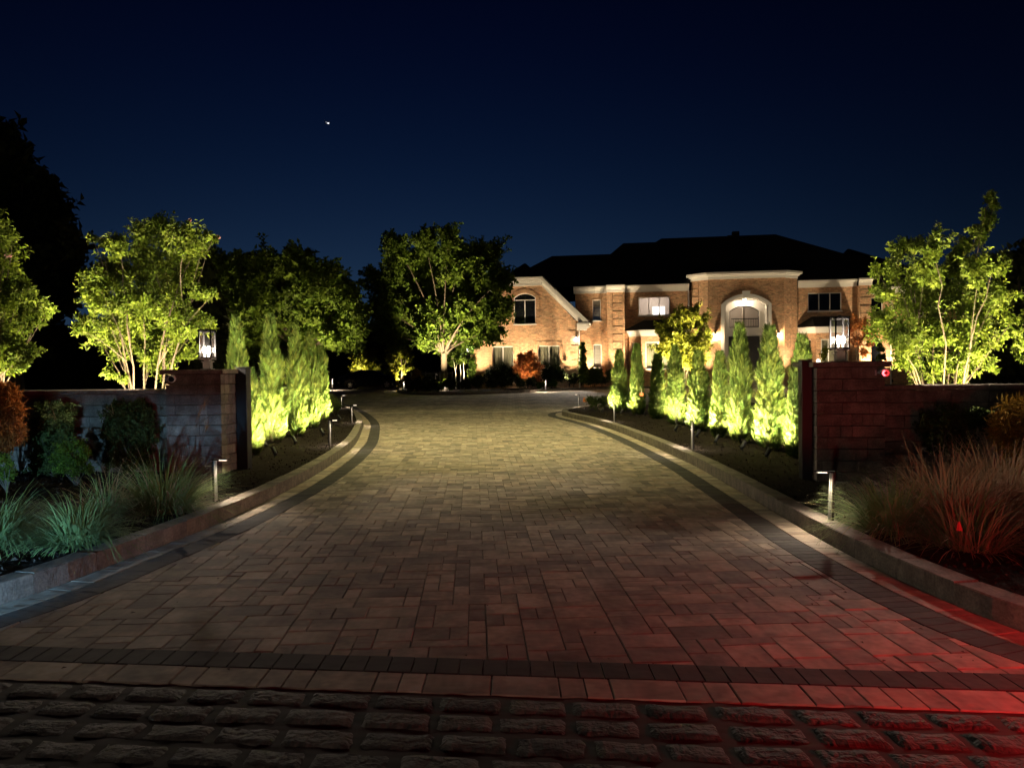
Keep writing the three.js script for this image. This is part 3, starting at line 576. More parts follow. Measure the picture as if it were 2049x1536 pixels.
function uplight(label, pos, target, I, angle, color = WARM, opt = {}) { // spiked spot lamp on the ground
  const t = thing('spot_uplight', label, 'spotlight', [pos.x, pos.y, pos.z], 0, opt.group), d = target.clone().sub(pos), dir = d.clone().normalize(), q = new THREE.Quaternion().setFromUnitVectors(V(0, 1, 0), dir);
  const s = opt.size ?? 1, hood = part(t, 'housing', clean(new THREE.LatheGeometry([[0, -0.075], [0.026, -0.07], [0.032, -0.03], [0.034, 0.075], [0.029, 0.078], [0.028, 0.05]].map(([x, y]) => new THREE.Vector2(x * s, y * s)), 14)), M.blackMetal);
  hood.quaternion.copy(q); hood.position.y = 0.1 * s;
  const lens = part(hood, 'lens', clean(new THREE.CircleGeometry(0.026 * s, 12).rotateX(-Math.PI / 2).translate(0, 0.055 * s, 0)), upGlow);
  part(t, 'stake', cyl(0.009, 0.012, 0.11 * s, 8, -0.02), M.blackMetal);
  spot(t, V(0, 0.1 * s, 0).addScaledVector(dir, 0.085 * s), V(0, 0.1 * s, 0).addScaledVector(dir, 1), color, I, angle, 0.8, 1.2);
  return t;
}

// --- arborvitae rows
function frond(salt) { // feathery spray growing along +y
  seed(salt); const t = [], bladeAt = (o, d, len, w) => t.push(...leafTris(len, w, d, V(0, 0, 1), o, 0.15));
  const stem = Array.from({ length: 7 }, (_, i) => V(0, i * 0.034, Math.sin(i * 0.4) * 0.006 + i * i * 0.0009));
  for (let i = 1; i < 7; i++) for (const s of [-1, 1]) { const len = (0.105 - i * 0.010) * rr(0.8, 1.2); bladeAt(stem[i - 1], V(s * rr(0.5, 0.85), 1, rr(-0.15, 0.25)), len, 0.017); if (i < 5) bladeAt(stem[i - 1].clone().add(V(s * len * 0.35, len * 0.4, 0)), V(s * 0.9, 0.55, rr(-0.3, 0.3)), len * 0.55, 0.013); }
  bladeAt(stem[5], V(0, 1, 0.2), 0.085, 0.017); bladeAt(stem[0], V(0, 1, 0), 0.2, 0.014);
  return fromTris(t);
}
const FRONDS = [frond(61), frond(62)];
function arborvitaeProto(salt, H, R, n) {
  seed(salt);
  const t = new THREE.Group(), lobes = Array.from({ length: 16 }, () => [rr(0, 6.28), rr(0.08, 0.95), rr(0.1, 0.38)]);
  const wood = [limb([V(0, -0.05, 0), V(0.01, H * 0.4, 0.01), V(0, H * 0.97, 0)], 0.028, 0.004, 6)];
  const sets = [[], []];
  for (let i = 0; i < n; i++) {
    const f = Math.pow(rnd(), 0.85), y = 0.06 + f * (H - 0.12), a = rnd() * 6.28;
    let rad = R * Math.pow(Math.max(0, 1 - f), 0.62) * Math.min(1, 0.62 + f * 3.2) + 0.02;
    for (const [la, lf, lk] of lobes) rad *= 1 + lk * Math.max(0, 1 - Math.abs(f - lf) * 9) * Math.max(0, Math.cos(a - la));
    rad *= rr(0.7, 1.08);
    const k = Math.pow(rnd(), 0.45), p = V(Math.cos(a) * rad * k * 0.92, y, Math.sin(a) * rad * k * 0.92), up = 1.0 + f * 1.2 + rr(-0.25, 0.35);
    sets[i % 2].push({ p: p.addScaledVector(V(0, 1, 0), -0.04), d: V(Math.cos(a) * rr(0.6, 1), up, Math.sin(a) * rr(0.6, 1)).add(V(gauss(), 0, gauss()).multiplyScalar(0.35)).normalize() });
    if (i % 14 === 0) wood.push(limb([V(0, y - 0.12, 0), p.clone().multiplyScalar(0.6).setY(y - 0.05), p.clone()], 0.006, 0.002, 3));
  }
  part(t, 'trunk', wood, M.bark);
  sets.forEach((s, i) => crownMesh(t, 'foliage', FRONDS[i], F.arbor, s, 0.58, (c, k) => (rnd() < 0.04 ? c.setRGB(1.3, 0.9, 0.75) : c.setRGB(k * rr(0.8, 1.25), k, k * rr(0.7, 1.2)))));
  return t;
}
const ARBOR = [arborvitaeProto(71, 2.2, 0.22, 2600), arborvitaeProto(72, 2.2, 0.255, 2900), arborvitaeProto(73, 2.2, 0.205, 2300)];
function arborvitae(label, x, z, H, width, v, turn, group) {
  const t = ARBOR[v].clone(); t.name = numbered('arborvitae'); t.position.set(x, bedHeight(x, z) - 0.02, z); t.rotation.y = turn; t.scale.set(width, H / 2.2, width); scene.add(t); return tag(t, label, 'evergreen shrub', group);
}
const GL = 'arborvitae in the left row', GR = 'arborvitae in the right row';
const topAt = (px, py, d) => atDepth(px, py, d).y - 0.1;
const rowL = [ // px, top py, depth, width, variant, label
  [475, 634, 14.4, 1.0, 0, 'tall arborvitae rising directly behind the left gate pillar'], [503, 735, 12.6, 0.72, 2, 'slim arborvitae squeezed against the left black gate post'],
  [543, 632, 14.7, 1.0, 1, 'widest bright arborvitae, first clear one right of the left gate post'], [592, 645, 16.2, 0.95, 0, 'arborvitae in the middle of the left row'],
  [620, 664, 18.3, 0.95, 1, 'arborvitae second from the far end of the left row'], [643, 690, 21, 1.0, 2, 'last slim arborvitae at the far end of the left row'],
];
rowL.forEach(([px, py, d, w, v, label], i) => { const p = atDepth(px, 800, d); arborvitae(label, p.x, p.z, topAt(px, py, d), w, v, i * 1.7, GL); });
const rowR = [
  [1606, 668, 12.6, 1.0, 0, 'dark green arborvitae rising behind the right gate pillar, nearest the house door side'], [1590, 745, 11.4, 0.62, 2, 'slim bright arborvitae squeezed against the right black gate post'],
  [1541, 650, 12.5, 0.98, 1, 'tallest arborvitae, nearest to the right gate post'], [1481, 648, 13.8, 0.98, 0, 'second arborvitae left of the right gate post, in front of the door'],
  [1441, 700, 14.8, 0.85, 2, 'narrow arborvitae right of the middle path light'], [1398, 700, 16.2, 1.0, 1, 'arborvitae straight behind the middle right path light'], [1352, 690, 18.2, 1.0, 0, 'arborvitae below the yellow-green tree, fourth from the far end'],
  [1316, 705, 20.2, 1.05, 2, 'third arborvitae from the far end of the right row'], [1276, 686, 21.9, 1.0, 2, 'pointed second arborvitae from the far end, with an orange tag'], [1240, 700, 23.2, 1.05, 1, 'last arborvitae at the far end of the right row'],
];
rowR.forEach(([px, py, d, w, v, label], i) => { const p = atDepth(px, 800, d); arborvitae(label, p.x, p.z, topAt(px, py, d), w, v, 0.6 + i * 2.1, GR); });
// their spotlights: each stands close to a shrub on the drive side
const lampFor = (px, d, dx, dz) => { const p = atDepth(px, 800, d); return V(p.x + dx, bedHeight(p.x + dx, p.z + dz), p.z + dz); };
const spotsA = [
  [503, 12.6, 0.36, 0.16, 'small black spotlight at the foot of the arborvitae by the left post'], [543, 14.7, 0.42, 0.2, 'small black spotlight at the foot of the widest left arborvitae'], [592, 16.2, 0.5, 0.2, 'small black spotlight at the foot of the middle left arborvitae'],
  [620, 18.3, 0.45, 0.2, 'small black spotlight before the second last left arborvitae'], [643, 21, 0.45, 0.25, 'small black spotlight at the far end of the left row'], [475, 14.4, 0.55, 0.4, 'small black spotlight behind the left gate pillar'],
  [1541, 12.5, -0.42, 0.14, 'small black spotlight left of the tallest right arborvitae'], [1481, 13.8, -0.40, 0.16, 'small black spotlight at the arborvitae before the door'], [1441, 14.8, -0.36, -0.02, 'small black spotlight at the narrow right arborvitae'],
  [1398, 16.2, -0.42, 0.12, 'small black spotlight behind the middle right path light'], [1352, 18.2, -0.1, 0.42, 'small black spotlight below the yellow-green tree'], [1316, 20.2, 0.46, 0.1, 'small black spotlight between third and fourth far arborvitae'],
  [1276, 21.9, -0.38, 0.02, 'small black spotlight at the pointed arborvitae with the orange tag'], [1240, 23.2, -0.44, 0.1, 'small black spotlight at the last right arborvitae'], [1590, 11.4, -0.34, -0.02, 'small black spotlight beside the right gate post'], [1606, 12.6, -0.2, 0.5, 'small black spotlight behind the right gate pillar'],
];
for (const [px, d, dx, dz, label, opt] of spotsA) { const p = lampFor(px, d, dx * 1.28, dz * 1.25 + 0.14), q = atDepth(px, 800, d); uplight(label, p, V(q.x + dx * 0.15, 0.75, q.z + dz * 0.15), I_ARBOR * (opt ?? 1), 1.0, WARM, { group: 'spotlights at the feet of the arborvitae' }); }

// --- crape myrtles behind the garden walls
const basePoint = (px, d, y = 0.1) => { const p = atDepth(px, 760, d); return V(p.x, y, p.z); };
const crape = { stems: 9, spread: 0.22, stemR: 0.021, twigs: 70, per: 10, ref: 0.38, lift: 0.35, scatter: 0.035, leaf: L.single, mat: F.crape, leafScale: 1.28, depth: 0.8, twigR: 0.004, category: 'tree' };
tree({ ...crape, seed: 101, name: 'crape_myrtle', label: 'uplit multi-stemmed crape myrtle with pink tips behind the left wall', base: basePoint(292, 13), blobs: [[290, 478, 32], [330, 470, 34], [372, 488, 36], [412, 477, 9], [428, 475, 7], [240, 500, 24], [205, 488, 10], [185, 481, 8], [232, 555, 44], [290, 545, 50], [350, 545, 44], [388, 508, 26], [190, 560, 26], [196, 600, 36], [260, 615, 50], [330, 606, 48], [395, 588, 18], [424, 592, 12], [178, 656, 28], [160, 662, 12], [230, 668, 44], [300, 676, 54], [368, 660, 42], [405, 648, 24], [240, 712, 20], [310, 718, 40], [362, 708, 26], [218, 752, 12], [248, 757, 10]], flowers: [[437, 475], [270, 587], [210, 655], [378, 440]] });
tree({ ...crape, seed: 102, name: 'crape_myrtle', label: 'uplit multi-stemmed tree cut by the left edge of the picture', base: basePoint(-35, 12), blobs: [[0, 520, 40], [-50, 500, 50], [20, 600, 40], [-60, 590, 60], [52, 578, 18], [75, 622, 16], [100, 612, 9], [8, 655, 44], [60, 640, 24], [88, 610, 10], [0, 700, 44], [48, 715, 22], [20, 742, 16], [-50, 680, 50], [12, 480, 18], [22, 470, 10], [-30, 450, 40]], flowers: [[18, 512]] });
tree({ ...crape, seed: 103, name: 'crape_myrtle', label: 'large uplit multi-stemmed crape myrtle behind the right wall', base: basePoint(1885, 12.3), stems: 10, blobs: [[1990, 408, 10], [1978, 400, 10], [1978, 440, 18], [1958, 468, 18], [1935, 500, 24], [1802, 498, 22], [1832, 493, 22], [1870, 500, 28], [1752, 538, 12], [1790, 545, 28], [1850, 550, 38], [1910, 540, 34], [1960, 545, 34], [1995, 528, 18], [2000, 590, 24], [1770, 590, 24], [1830, 608, 48], [1900, 600, 44], [1960, 618, 44], [2014, 606, 9], [1762, 648, 28], [1800, 680, 38], [1870, 668, 48], [1940, 680, 48], [2000, 660, 22], [2026, 642, 9], [1812, 718, 28], [1868, 738, 34], [1928, 735, 34], [1975, 730, 22], [2012, 668, 10]] });
tree({ ...crape, seed: 104, name: 'crape_myrtle', label: 'uplit tree cut by the right edge of the picture', base: basePoint(2120, 12.5), stems: 6, blobs: [[2055, 690, 26], [2040, 705, 18], [2085, 660, 40], [2110, 600, 50], [2130, 700, 50], [2140, 540, 50], [2036, 664, 8]] });
const treeLamp = (label, px, d, dx, dz, th, I, ang = 0.85) => { const p = basePoint(px, d); uplight(label, V(p.x + dx, 0.12, p.z + dz), V(p.x + dx * 0.2, th, p.z + dz * 0.2), I, ang); };
treeLamp('spotlight in front of the left crape myrtle', 292, 13, -0.2, 1.25, 2.6, I_CRAPE); treeLamp('spotlight right of the left crape myrtle', 292, 13, 1.0, 0.7, 2.2, I_CRAPE * 0.7); treeLamp('spotlight left of the left crape myrtle', 292, 13, -1.1, 0.6, 2.1, I_CRAPE * 0.6);
treeLamp('spotlight below the tree at the left edge', -35, 12, 0.5, 0.5, 2.2, I_CRAPE * 0.9);
treeLamp('spotlight in front of the right crape myrtle', 1885, 12.3, 0.3, 1.35, 2.6, I_CRAPE); treeLamp('spotlight right of the right crape myrtle', 1885, 12.3, 1.0, 0.8, 2.3, I_CRAPE * 0.9); treeLamp('spotlight left of the right crape myrtle', 1885, 12.3, -1.0, 0.8, 2.1, I_CRAPE * 0.6);
treeLamp('spotlight below the tree at the right edge', 2120, 12.5, -0.3, 0.5, 2.0, I_CRAPE * 0.7);

// --- yellow-green tree and red-leaved shrub behind the right arborvitae
tree({ ...crape, seed: 105, name: 'ornamental_tree', label: 'bright yellow-green small tree behind the right arborvitae row', base: basePoint(1362, 26), stems: 5, stemR: 0.03, leaf: L.mid, mat: F.birch, twigs: 44, per: 9, ref: 0.45, leafScale: 0.85, depth: 0.4, blobs: [[1390, 630, 16], [1370, 640, 26], [1400, 650, 22], [1340, 660, 24], [1325, 668, 14], [1365, 690, 36], [1405, 690, 22], [1335, 700, 28], [1385, 725, 30], [1415, 665, 12]] });
treeLamp('spotlight below the yellow-green tree', 1362, 26, -0.5, 1.7, 2.6, 420, 0.9); treeLamp('spotlight right of the yellow-green tree', 1362, 26, 1.1, 1.3, 2.8, 380, 0.8);
tree({ ...crape, seed: 106, name: 'red_leaf_shrub', category: 'shrub', label: 'vase-shaped shrub with orange-red leaves above the right pillar', base: basePoint(1718, 16), stems: 7, spread: 0.06, stemR: 0.012, leaf: L.single, mat: F.redLeaf, twigs: 26, per: 8, ref: 0.2, leafScale: 0.85, depth: 0.15, blobs: [[1706, 660, 13], [1722, 655, 12], [1738, 668, 12], [1700, 680, 10], [1718, 685, 14], [1742, 688, 10], [1712, 640, 9], [1732, 645, 8], [1728, 705, 10], [1698, 662, 7]] });
treeLamp('spotlight below the red-leaved shrub', 1718, 16, -0.1, 0.6, 2.2, 22, 0.6);
tree({ seed: 107, name: 'narrow_shrub', category: 'shrub', label: 'small yellow-green upright shrub left of the right lantern', base: basePoint(1651, 24), stems: 3, spread: 0.04, stemR: 0.01, leaf: L.mid, mat: F.birch, twigs: 30, per: 6, ref: 0.3, leafScale: 0.6, depth: 0.1, blobs: [[1651, 715, 9], [1652, 700, 7], [1650, 730, 9], [1651, 745, 9]] });
treeLamp('spotlight below the small upright shrub by the lantern', 1651, 24, -0.2, 0.4, 1.4, 14, 0.6);

// --- shade trees of the forecourt
const shadeTree = { leaf: L.shade, mat: F.shade, twigs: 95, per: 8, ref: 1.4, lift: 0.1, droop: 0, scatter: 0.14, twigR: 0.012, stickEvery: 5, bark: M.bark, leafScale: 0.92 };
tree({ ...shadeTree, seed: 111, name: 'shade_tree', label: 'large round uplit shade tree in the far bed beside the house', base: V(atDepth(889, 772, 47.5).x, 0.12, -47.5), fork: 2.3, trunkR: 0.2, limbR: 0.052, depth: 1.9, hollow: [885, 75, 530], blobs: [[790, 490, 26], [850, 486, 28], [897, 478, 22], [800, 530, 38], [745, 556, 18], [778, 572, 36], [860, 535, 48], [920, 530, 44], [975, 510, 34], [1003, 560, 26], [950, 572, 44], [830, 600, 48], [768, 622, 34], [890, 600, 48], [960, 620, 42], [1006, 612, 22], [798, 660, 40], [850, 652, 42], [908, 650, 42], [958, 660, 36], [868, 690, 20], [928, 682, 24], [768, 666, 24], [986, 660, 20]] });
{ const p = atDepth(889, 772, 47.5);
  uplight('spotlight left of the big shade tree trunk', V(p.x - 0.3, 0.15, p.z + 2.6), V(p.x + 0.2, 4.4, p.z + 0.2), 1050, 0.66); uplight('spotlight right of the big shade tree trunk', V(p.x + 0.6, 0.15, p.z + 1.4), V(p.x + 0.3, 4.5, p.z + 0.4), 80, 0.6); }
tree({ ...shadeTree, seed: 112, name: 'shade_tree', label: 'wide dark shade tree behind the left arborvitae row, lit from below', base: V(atDepth(610, 772, 40).x, 0.1, -40), fork: 2.2, trunkR: 0.24, limbR: 0.1, depth: 3.0, back: 1.1, blobs: [[460, 560, 48], [520, 540, 44], [580, 530, 38], [640, 560, 44], [690, 602, 32], [716, 640, 22], [480, 620, 58], [560, 610, 58], [640, 630, 54], [682, 668, 38], [620, 690, 38], [560, 690, 38], [500, 680, 48], [700, 690, 22], [430, 600, 36], [606, 520, 20]] });
{ const p = atDepth(660, 772, 39); uplight('spotlight below the wide dark shade tree, right side', V(p.x + 0.3, 0.15, p.z + 3.6), V(p.x + 0.2, 4.5, p.z + 0.6), 420, 0.62); uplight('spotlight below the wide dark shade tree, left side', V(p.x - 3.4, 0.15, p.z + 3.6), V(p.x - 3.0, 5.5, p.z + 1), 170, 0.62); }
tree({ ...crape, seed: 113, name: 'ornamental_tree', label: 'small yellow-lit tree behind the parked car', base: basePoint(727, 64), stems: 6, stemR: 0.05, spread: 0.5, leaf: L.broad, mat: F.birch, twigs: 50, per: 6, ref: 1.0, depth: 0.8, leafScale: 1.2, twigR: 0.012, scatter: 0.1, blobs: [[722, 722, 18], [740, 715, 14], [712, 735, 14], [735, 738, 16], [752, 735, 8], [745, 704, 8]] });
treeLamp('spotlight below the small tree behind the car', 727, 64, 0, 1.2, 3, 260, 0.9);
tree({ ...crape, seed: 114, name: 'ornamental_tree', label: 'small vase-shaped uplit tree in front of the parked car', base: basePoint(800, 55), stems: 6, stemR: 0.05, spread: 0.35, leaf: L.broad, mat: F.birch, twigs: 50, per: 6, ref: 0.9, depth: 0.7, leafScale: 1.0, twigR: 0.01, scatter: 0.08, blobs: [[786, 705, 10], [800, 702, 14], [815, 708, 12], [783, 722, 12], [802, 722, 18], [820, 720, 9], [792, 738, 14], [812, 738, 13], [780, 696, 6]] });
treeLamp('spotlight below the small tree in front of the car', 800, 55, 0.2, 0.9, 3, 220, 0.7);
tree({ ...crape, seed: 115, name: 'ornamental_tree', label: 'white-stemmed small tree between the shade tree and the house', base: basePoint(920, 52), stems: 4, stemR: 0.075, spread: 0.3, leaf: L.broad, mat: F.shade, twigs: 50, per: 6, ref: 0.9, depth: 0.6, leafScale: 0.9, twigR: 0.01, scatter: 0.08, blobs: [[905, 712, 13], [918, 708, 14], [928, 720, 10], [902, 728, 9], [915, 724, 10]], bark: std({ color: C(0.55, 0.5, 0.42), roughness: 0.9 }) });
treeLamp('spotlight below the white-stemmed tree', 920, 52, 0.3, 0.9, 2.4, 110, 0.7);

// --- dark trees against the sky
const silhouette = { leaf: L.far, mat: F.dark, twigs: 60, per: 6, ref: 1.2, scatter: 0.25, twigR: 0.02, stickEvery: 6, bark: M.darkBark, fork: 2.4, trunkR: 0.3, limbR: 0.12, depth: 2, lift: 0, leafScale: 0.62 };
tree({ ...silhouette, seed: 121, name: 'dark_tree', label: 'tallest dark tree silhouette at the left edge of the sky', base: V(atDepth(30, 760, 30).x, 0, -30), blobs: [[8, 278, 22], [30, 300, 18], [0, 340, 40], [62, 385, 30], [18, 420, 56], [100, 428, 34], [130, 470, 28], [60, 500, 66], [0, 520, 66], [122, 520, 34], [90, 580, 56], [30, 600, 66], [130, 540, 24], [60, 660, 60], [-50, 400, 60], [-60, 520, 70], [45, 345, 14]] });
tree({ ...silhouette, seed: 122, name: 'dark_conifer', label: 'dark pointed tree between the left crape myrtle and the shade tree', base: V(atDepth(392, 760, 34).x, 0, -34), blobs: [[392, 528, 18], [398, 560, 28], [385, 600, 40], [410, 640, 45], [380, 680, 48], [430, 700, 40]] });
tree({ ...silhouette, seed: 123, name: 'dark_tree', label: 'dark tree mass behind the right crape myrtle at the right edge', base: V(atDepth(2040, 760, 24).x, 0, -24), blobs: [[2035, 540, 34], [2048, 600, 56], [2020, 680, 48], [2090, 560, 60], [2100, 660, 70], [1985, 715, 34], [1950, 745, 26]] });
{ // the far wood behind everything
  seed(131); const spots = [], ext = (x, z, h, r, n) => { for (let i = 0; i < n; i++) { const a = rnd() * 6.28, k = Math.sqrt(rnd()), y = Math.pow(rnd(), 0.8); spots.push({ p: V(x + Math.cos(a) * r * k * Math.sqrt(1.05 - y), y * h, z + Math.sin(a) * r * k * Math.sqrt(1.05 - y)), d: V(gauss(), 0.4, gauss()).normalize() }); } };
  for (let px = -100; px < 2300; px += 34) { const d = rr(76, 100), p = atDepth(px, 760, d), h = px < 420 ? rr(5.5, 7.5) : px < 700 ? rr(5.5, 7) : px < 760 ? rr(4.6, 5.4) : rr(5, 6.5); ext(p.x, p.z, h, rr(2.2, 3.4), 330); }
  const c = crownMesh(scene, 'far_wood', L.far, F.dark, spots, 1.3); tag(c, 'dark far wood along the horizon behind the forecourt', 'wood', null, 'stuff');
}

// --- shrubs, grasses and maples in the foreground beds
function shrub(o) { seed(o.seed); const t = thing(o.name ?? 'boxwood_shrub', o.label, 'shrub', o.base.toArray(), 0, o.group); const k = -o.base.z / FOCAL, blobs = o.blobs.map(([px, py, r]) => ({ c: atDepth(px, py, -o.base.z + rr(-1, 1) * r * k * 0.5).sub(o.base), r: r * k })); const { spots, sticks } = blobSpots(blobs, o.twigs ?? 60, o.per ?? 7, { ref: o.ref ?? 0.2, lift: o.lift ?? 0.3, scatter: o.scatter ?? 0.02, droop: o.droop, stickEvery: 4 }); part(t, 'stem', [limb([V(0, -0.05, 0), V(0, 0.3 * blobs[0].c.y + 0.05, 0)], 0.02, 0.012, 6), ...blobs.map((b) => limb([V(0, 0, 0), b.c.clone().multiplyScalar(0.6), b.c], 0.01, 0.004, 4)), ...sticks.map((s) => limb(s, 0.003, 0.0015, 3))], M.bark); crownMesh(t, 'foliage', o.leaf ?? L.tiny, o.mat ?? F.box, spots, o.leafScale ?? 1.1, o.tint); return t; }
const bed = (px, d) => { const p = atDepth(px, 800, d); return V(p.x, 0.11, p.z); };
shrub({ seed: 201, label: 'large clipped boxwood against the left wall, nearer the left edge', base: bed(103, 10.3), blobs: [[85, 835, 26], [120, 832, 26], [80, 870, 26], [125, 870, 26], [103, 850, 30], [85, 905, 24], [122, 902, 24], [75, 932, 18], [105, 935, 20], [130, 930, 18]], twigs: 130 });
shrub({ seed: 202, label: 'large dark boxwood against the left wall, nearer the pillar', base: bed(258, 10.4), blobs: [[235, 835, 28], [280, 832, 28], [228, 872, 26], [285, 872, 28], [258, 850, 32], [235, 902, 24], [280, 902, 24], [225, 928, 16], [258, 930, 22], [290, 928, 16]], twigs: 130 });
shrub({ seed: 203, label: 'low yellow-green shrub in front of the two boxwoods', base: bed(148, 9.4), blobs: [[125, 900, 16], [155, 893, 18], [172, 905, 14], [135, 925, 18], [160, 925, 18], [115, 920, 14], [125, 942, 14], [150, 945, 16], [172, 938, 14]], twigs: 90, leaf: L.single, leafScale: 0.5, mat: F.crape });
shrub({ seed: 204, label: 'small green shrub at the left edge below the orange maple', base: bed(8, 9.0), blobs: [[5, 920, 16], [20, 930, 13], [-15, 925, 20], [5, 948, 16], [22, 950, 12], [-12, 950, 16]], twigs: 90, leaf: L.single, leafScale: 0.5, mat: F.crape });
shrub({ seed: 205, name: 'threadleaf_maple', label: 'orange threadleaf maple cut by the left edge', base: bed(-30, 9.2), blobs: [[8, 790, 20], [18, 815, 18], [12, 845, 20], [25, 862, 14], [-15, 800, 34], [-20, 850, 36], [-50, 820, 40], [5, 875, 15]], twigs: 110, leaf: L.narrow, leafScale: 0.9, mat: F.maple, lift: -0.35, droop: -0.9, ref: 0.17 });
shrub({ seed: 206, name: 'threadleaf_maple', label: 'golden threadleaf maple cut by the right edge', base: bed(2085, 8.0), blobs: [[2040, 820, 24], [2015, 845, 20], [2040, 860, 26], [2005, 862, 13], [2045, 890, 26], [2060, 840, 40], [2035, 925, 18], [2075, 900, 40]], twigs: 100, leaf: L.narrow, leafScale: 0.9, mat: F.gold, lift: -0.35, droop: -0.9, ref: 0.17 });
shrub({ seed: 207, label: 'dark shrub against the right wall above the brown grass', base: bed(1880, 8.8), blobs: [[1860, 850, 26], [1895, 845, 28], [1930, 850, 26], [1965, 840, 24], [1875, 885, 28], [1920, 885, 28]], twigs: 80 });
shrub({ seed: 208, label: 'pair of small low shrubs on the right kerb tip', base: bed(1200, 24.5), blobs: [[1190, 806, 12], [1208, 804, 13], [1180, 802, 10], [1222, 800, 10]], twigs: 90, leaf: L.single, leafScale: 0.6, mat: F.box });
shrub({ seed: 209, label: 'low shrub behind the far end of the left arborvitae row', base: bed(668, 23.5), blobs: [[666, 808, 14], [676, 815, 10], [660, 800, 10]], twigs: 90, leaf: L.single, leafScale: 0.6, mat: F.box });

function grassClump(o) { // arching blades from one crown, plumes on stalks where the photo shows them
  seed(o.seed);
  const t = thing('ornamental_grass', o.label, 'ornamental grass', [o.base.x, bedHeight(o.base.x, o.base.z) - 0.03, o.base.z], 0, o.group), sets = o.mats.map(() => ({ pos: [], idx: [] }));
  const blade = (S, root, az, len, el, sag, w, seg = 7) => {
    const dir = V(Math.cos(az), 0, Math.sin(az)), side = V(-Math.sin(az), 0, Math.cos(az)), p = root.clone(); let e = el; const start = S.pos.length / 3;
    for (let i = 0; i <= seg; i++) { const f = i / seg, hw = w * (1 - f * f * 0.92) / 2; for (const s of [-1, 1]) S.pos.push(p.x + side.x * hw * s, p.y, p.z + side.z * hw * s); p.addScaledVector(dir, Math.cos(e) * len / seg).add(V(0, Math.sin(e) * len / seg, 0)); e -= sag / seg * (0.5 + f); if (i < seg) { const a = start + i * 2; S.idx.push(a, a + 1, a + 3, a, a + 3, a + 2); } }
    return p;
  };
  for (let i = 0; i < o.n; i++) {
    const a = rnd() * 6.28, r = Math.sqrt(rnd()) * o.r, root = V(Math.cos(a) * r, 0, Math.sin(a) * r), az = a + gauss() * 0.7;
    blade(sets[rnd() < (o.mixed ?? 0) ? 1 : 0], root, az, o.len * (rr(0.4, 1.0) + 0.25 * rnd() * rnd()), rr(o.el?.[0] ?? 0.35, o.el?.[1] ?? 1.5), rr(o.sag?.[0] ?? 0.8, o.sag?.[1] ?? 2.6) * rr(0.7, 1.15), rr(0.0062, 0.0115) * (o.wide ?? 1));
  }
  sets.forEach((S, i) => { if (!S.idx.length) return; const g = new THREE.BufferGeometry(); g.setIndex(S.idx); g.setAttribute('position', new THREE.Float32BufferAttribute(S.pos, 3)); g.computeVertexNormals(); part(t, i ? 'dry_blades' : 'blades', clean(g), o.mats[i]); });
  for (const [dx, h, dz, bx] of o.plumes ?? []) {
    const P = { pos: [], idx: [] }, top = blade(P, V(dx * 0.3, 0, dz * 0.3), Math.atan2(dz, dx + 1e-3), h, 1.35, 0.35, 0.004, 8);
    for (let k = 0; k < 9; k++) blade(P, top.clone().add(V(gauss() * 0.01, -rnd() * 0.06, gauss() * 0.01)), bx + gauss() * 0.9, rr(0.1, 0.2), rr(0.5, 1.4), rr(0.4, 1.4), 0.0055, 4);
    const g = new THREE.BufferGeometry(); g.setIndex(P.idx); g.setAttribute('position', new THREE.Float32BufferAttribute(P.pos, 3)); g.computeVertexNormals(); part(t, 'plume', clean(g), F.straw);
  }
  return t;
}
grassClump({ seed: 301, label: 'pale teal-lit grass clump left of the dark plumed grass', base: bed(150, 6.25), n: 930, r: 0.15, len: 0.6, mats: [F.grass], sag: [1.0, 2.8], el: [0.2, 1.5], wide: 1.15 });
grassClump({ seed: 302, label: 'teal-lit grass clump cut by the left edge', base: bed(-25, 6.2), n: 930, r: 0.16, len: 0.7, mats: [F.grass], sag: [1.0, 2.8], el: [0.2, 1.5], wide: 1.15 });
grassClump({ seed: 303, label: 'large dark grass clump with feathery plumes before the left pillar', base: bed(322, 7.6), n: 1364, r: 0.22, len: 0.78, wide: 1.1, el: [0.25, 1.5], mats: [F.grass, F.straw], mixed: 0.15, plumes: [[-0.1, 1.0, 0.05, 2.5], [0.02, 1.05, 0, 0.6], [0.15, 0.98, 0.05, 0.2], [0.25, 0.9, 0.1, 0.1], [0.32, 0.82, 0.0, 0.2], [0.2, 0.85, -0.1, 0.5]] });
grassClump({ seed: 304, label: 'loose thin grass clump with one tall stalk behind the teal grass', base: bed(205, 7.6), n: 310, r: 0.16, len: 0.6, mats: [F.grass, F.straw], mixed: 0.3, plumes: [[-0.1, 0.95, 0.05, 2.0]] });
grassClump({ seed: 305, label: 'green grass clump nearest the right path light', base: bed(1785, 6.35), n: 1364, r: 0.18, len: 0.66, mats: [F.grass, F.straw], mixed: 0.1, sag: [0.9, 2.6], el: [0.25, 1.5] });
grassClump({ seed: 306, label: 'tall brown grass clump beside the green one on the right', base: bed(1900, 6.5), n: 1736, r: 0.26, len: 0.8, wide: 1.15, mats: [F.straw], el: [0.4, 1.52], sag: [0.6, 2.3] });
grassClump({ seed: 307, label: 'tall brown grass clump at the right edge in front of the golden maple', base: bed(2010, 6.9), n: 1612, r: 0.26, len: 0.84, wide: 1.15, mats: [F.straw], el: [0.4, 1.52], sag: [0.6, 2.3] });
grassClump({ seed: 308, label: 'low dark grass clump in the shade of the right bed front', base: bed(1935, 5.75), n: 682, r: 0.2, len: 0.6, mats: [F.grass, F.straw], mixed: 0.5, sag: [0.7, 2.0] });

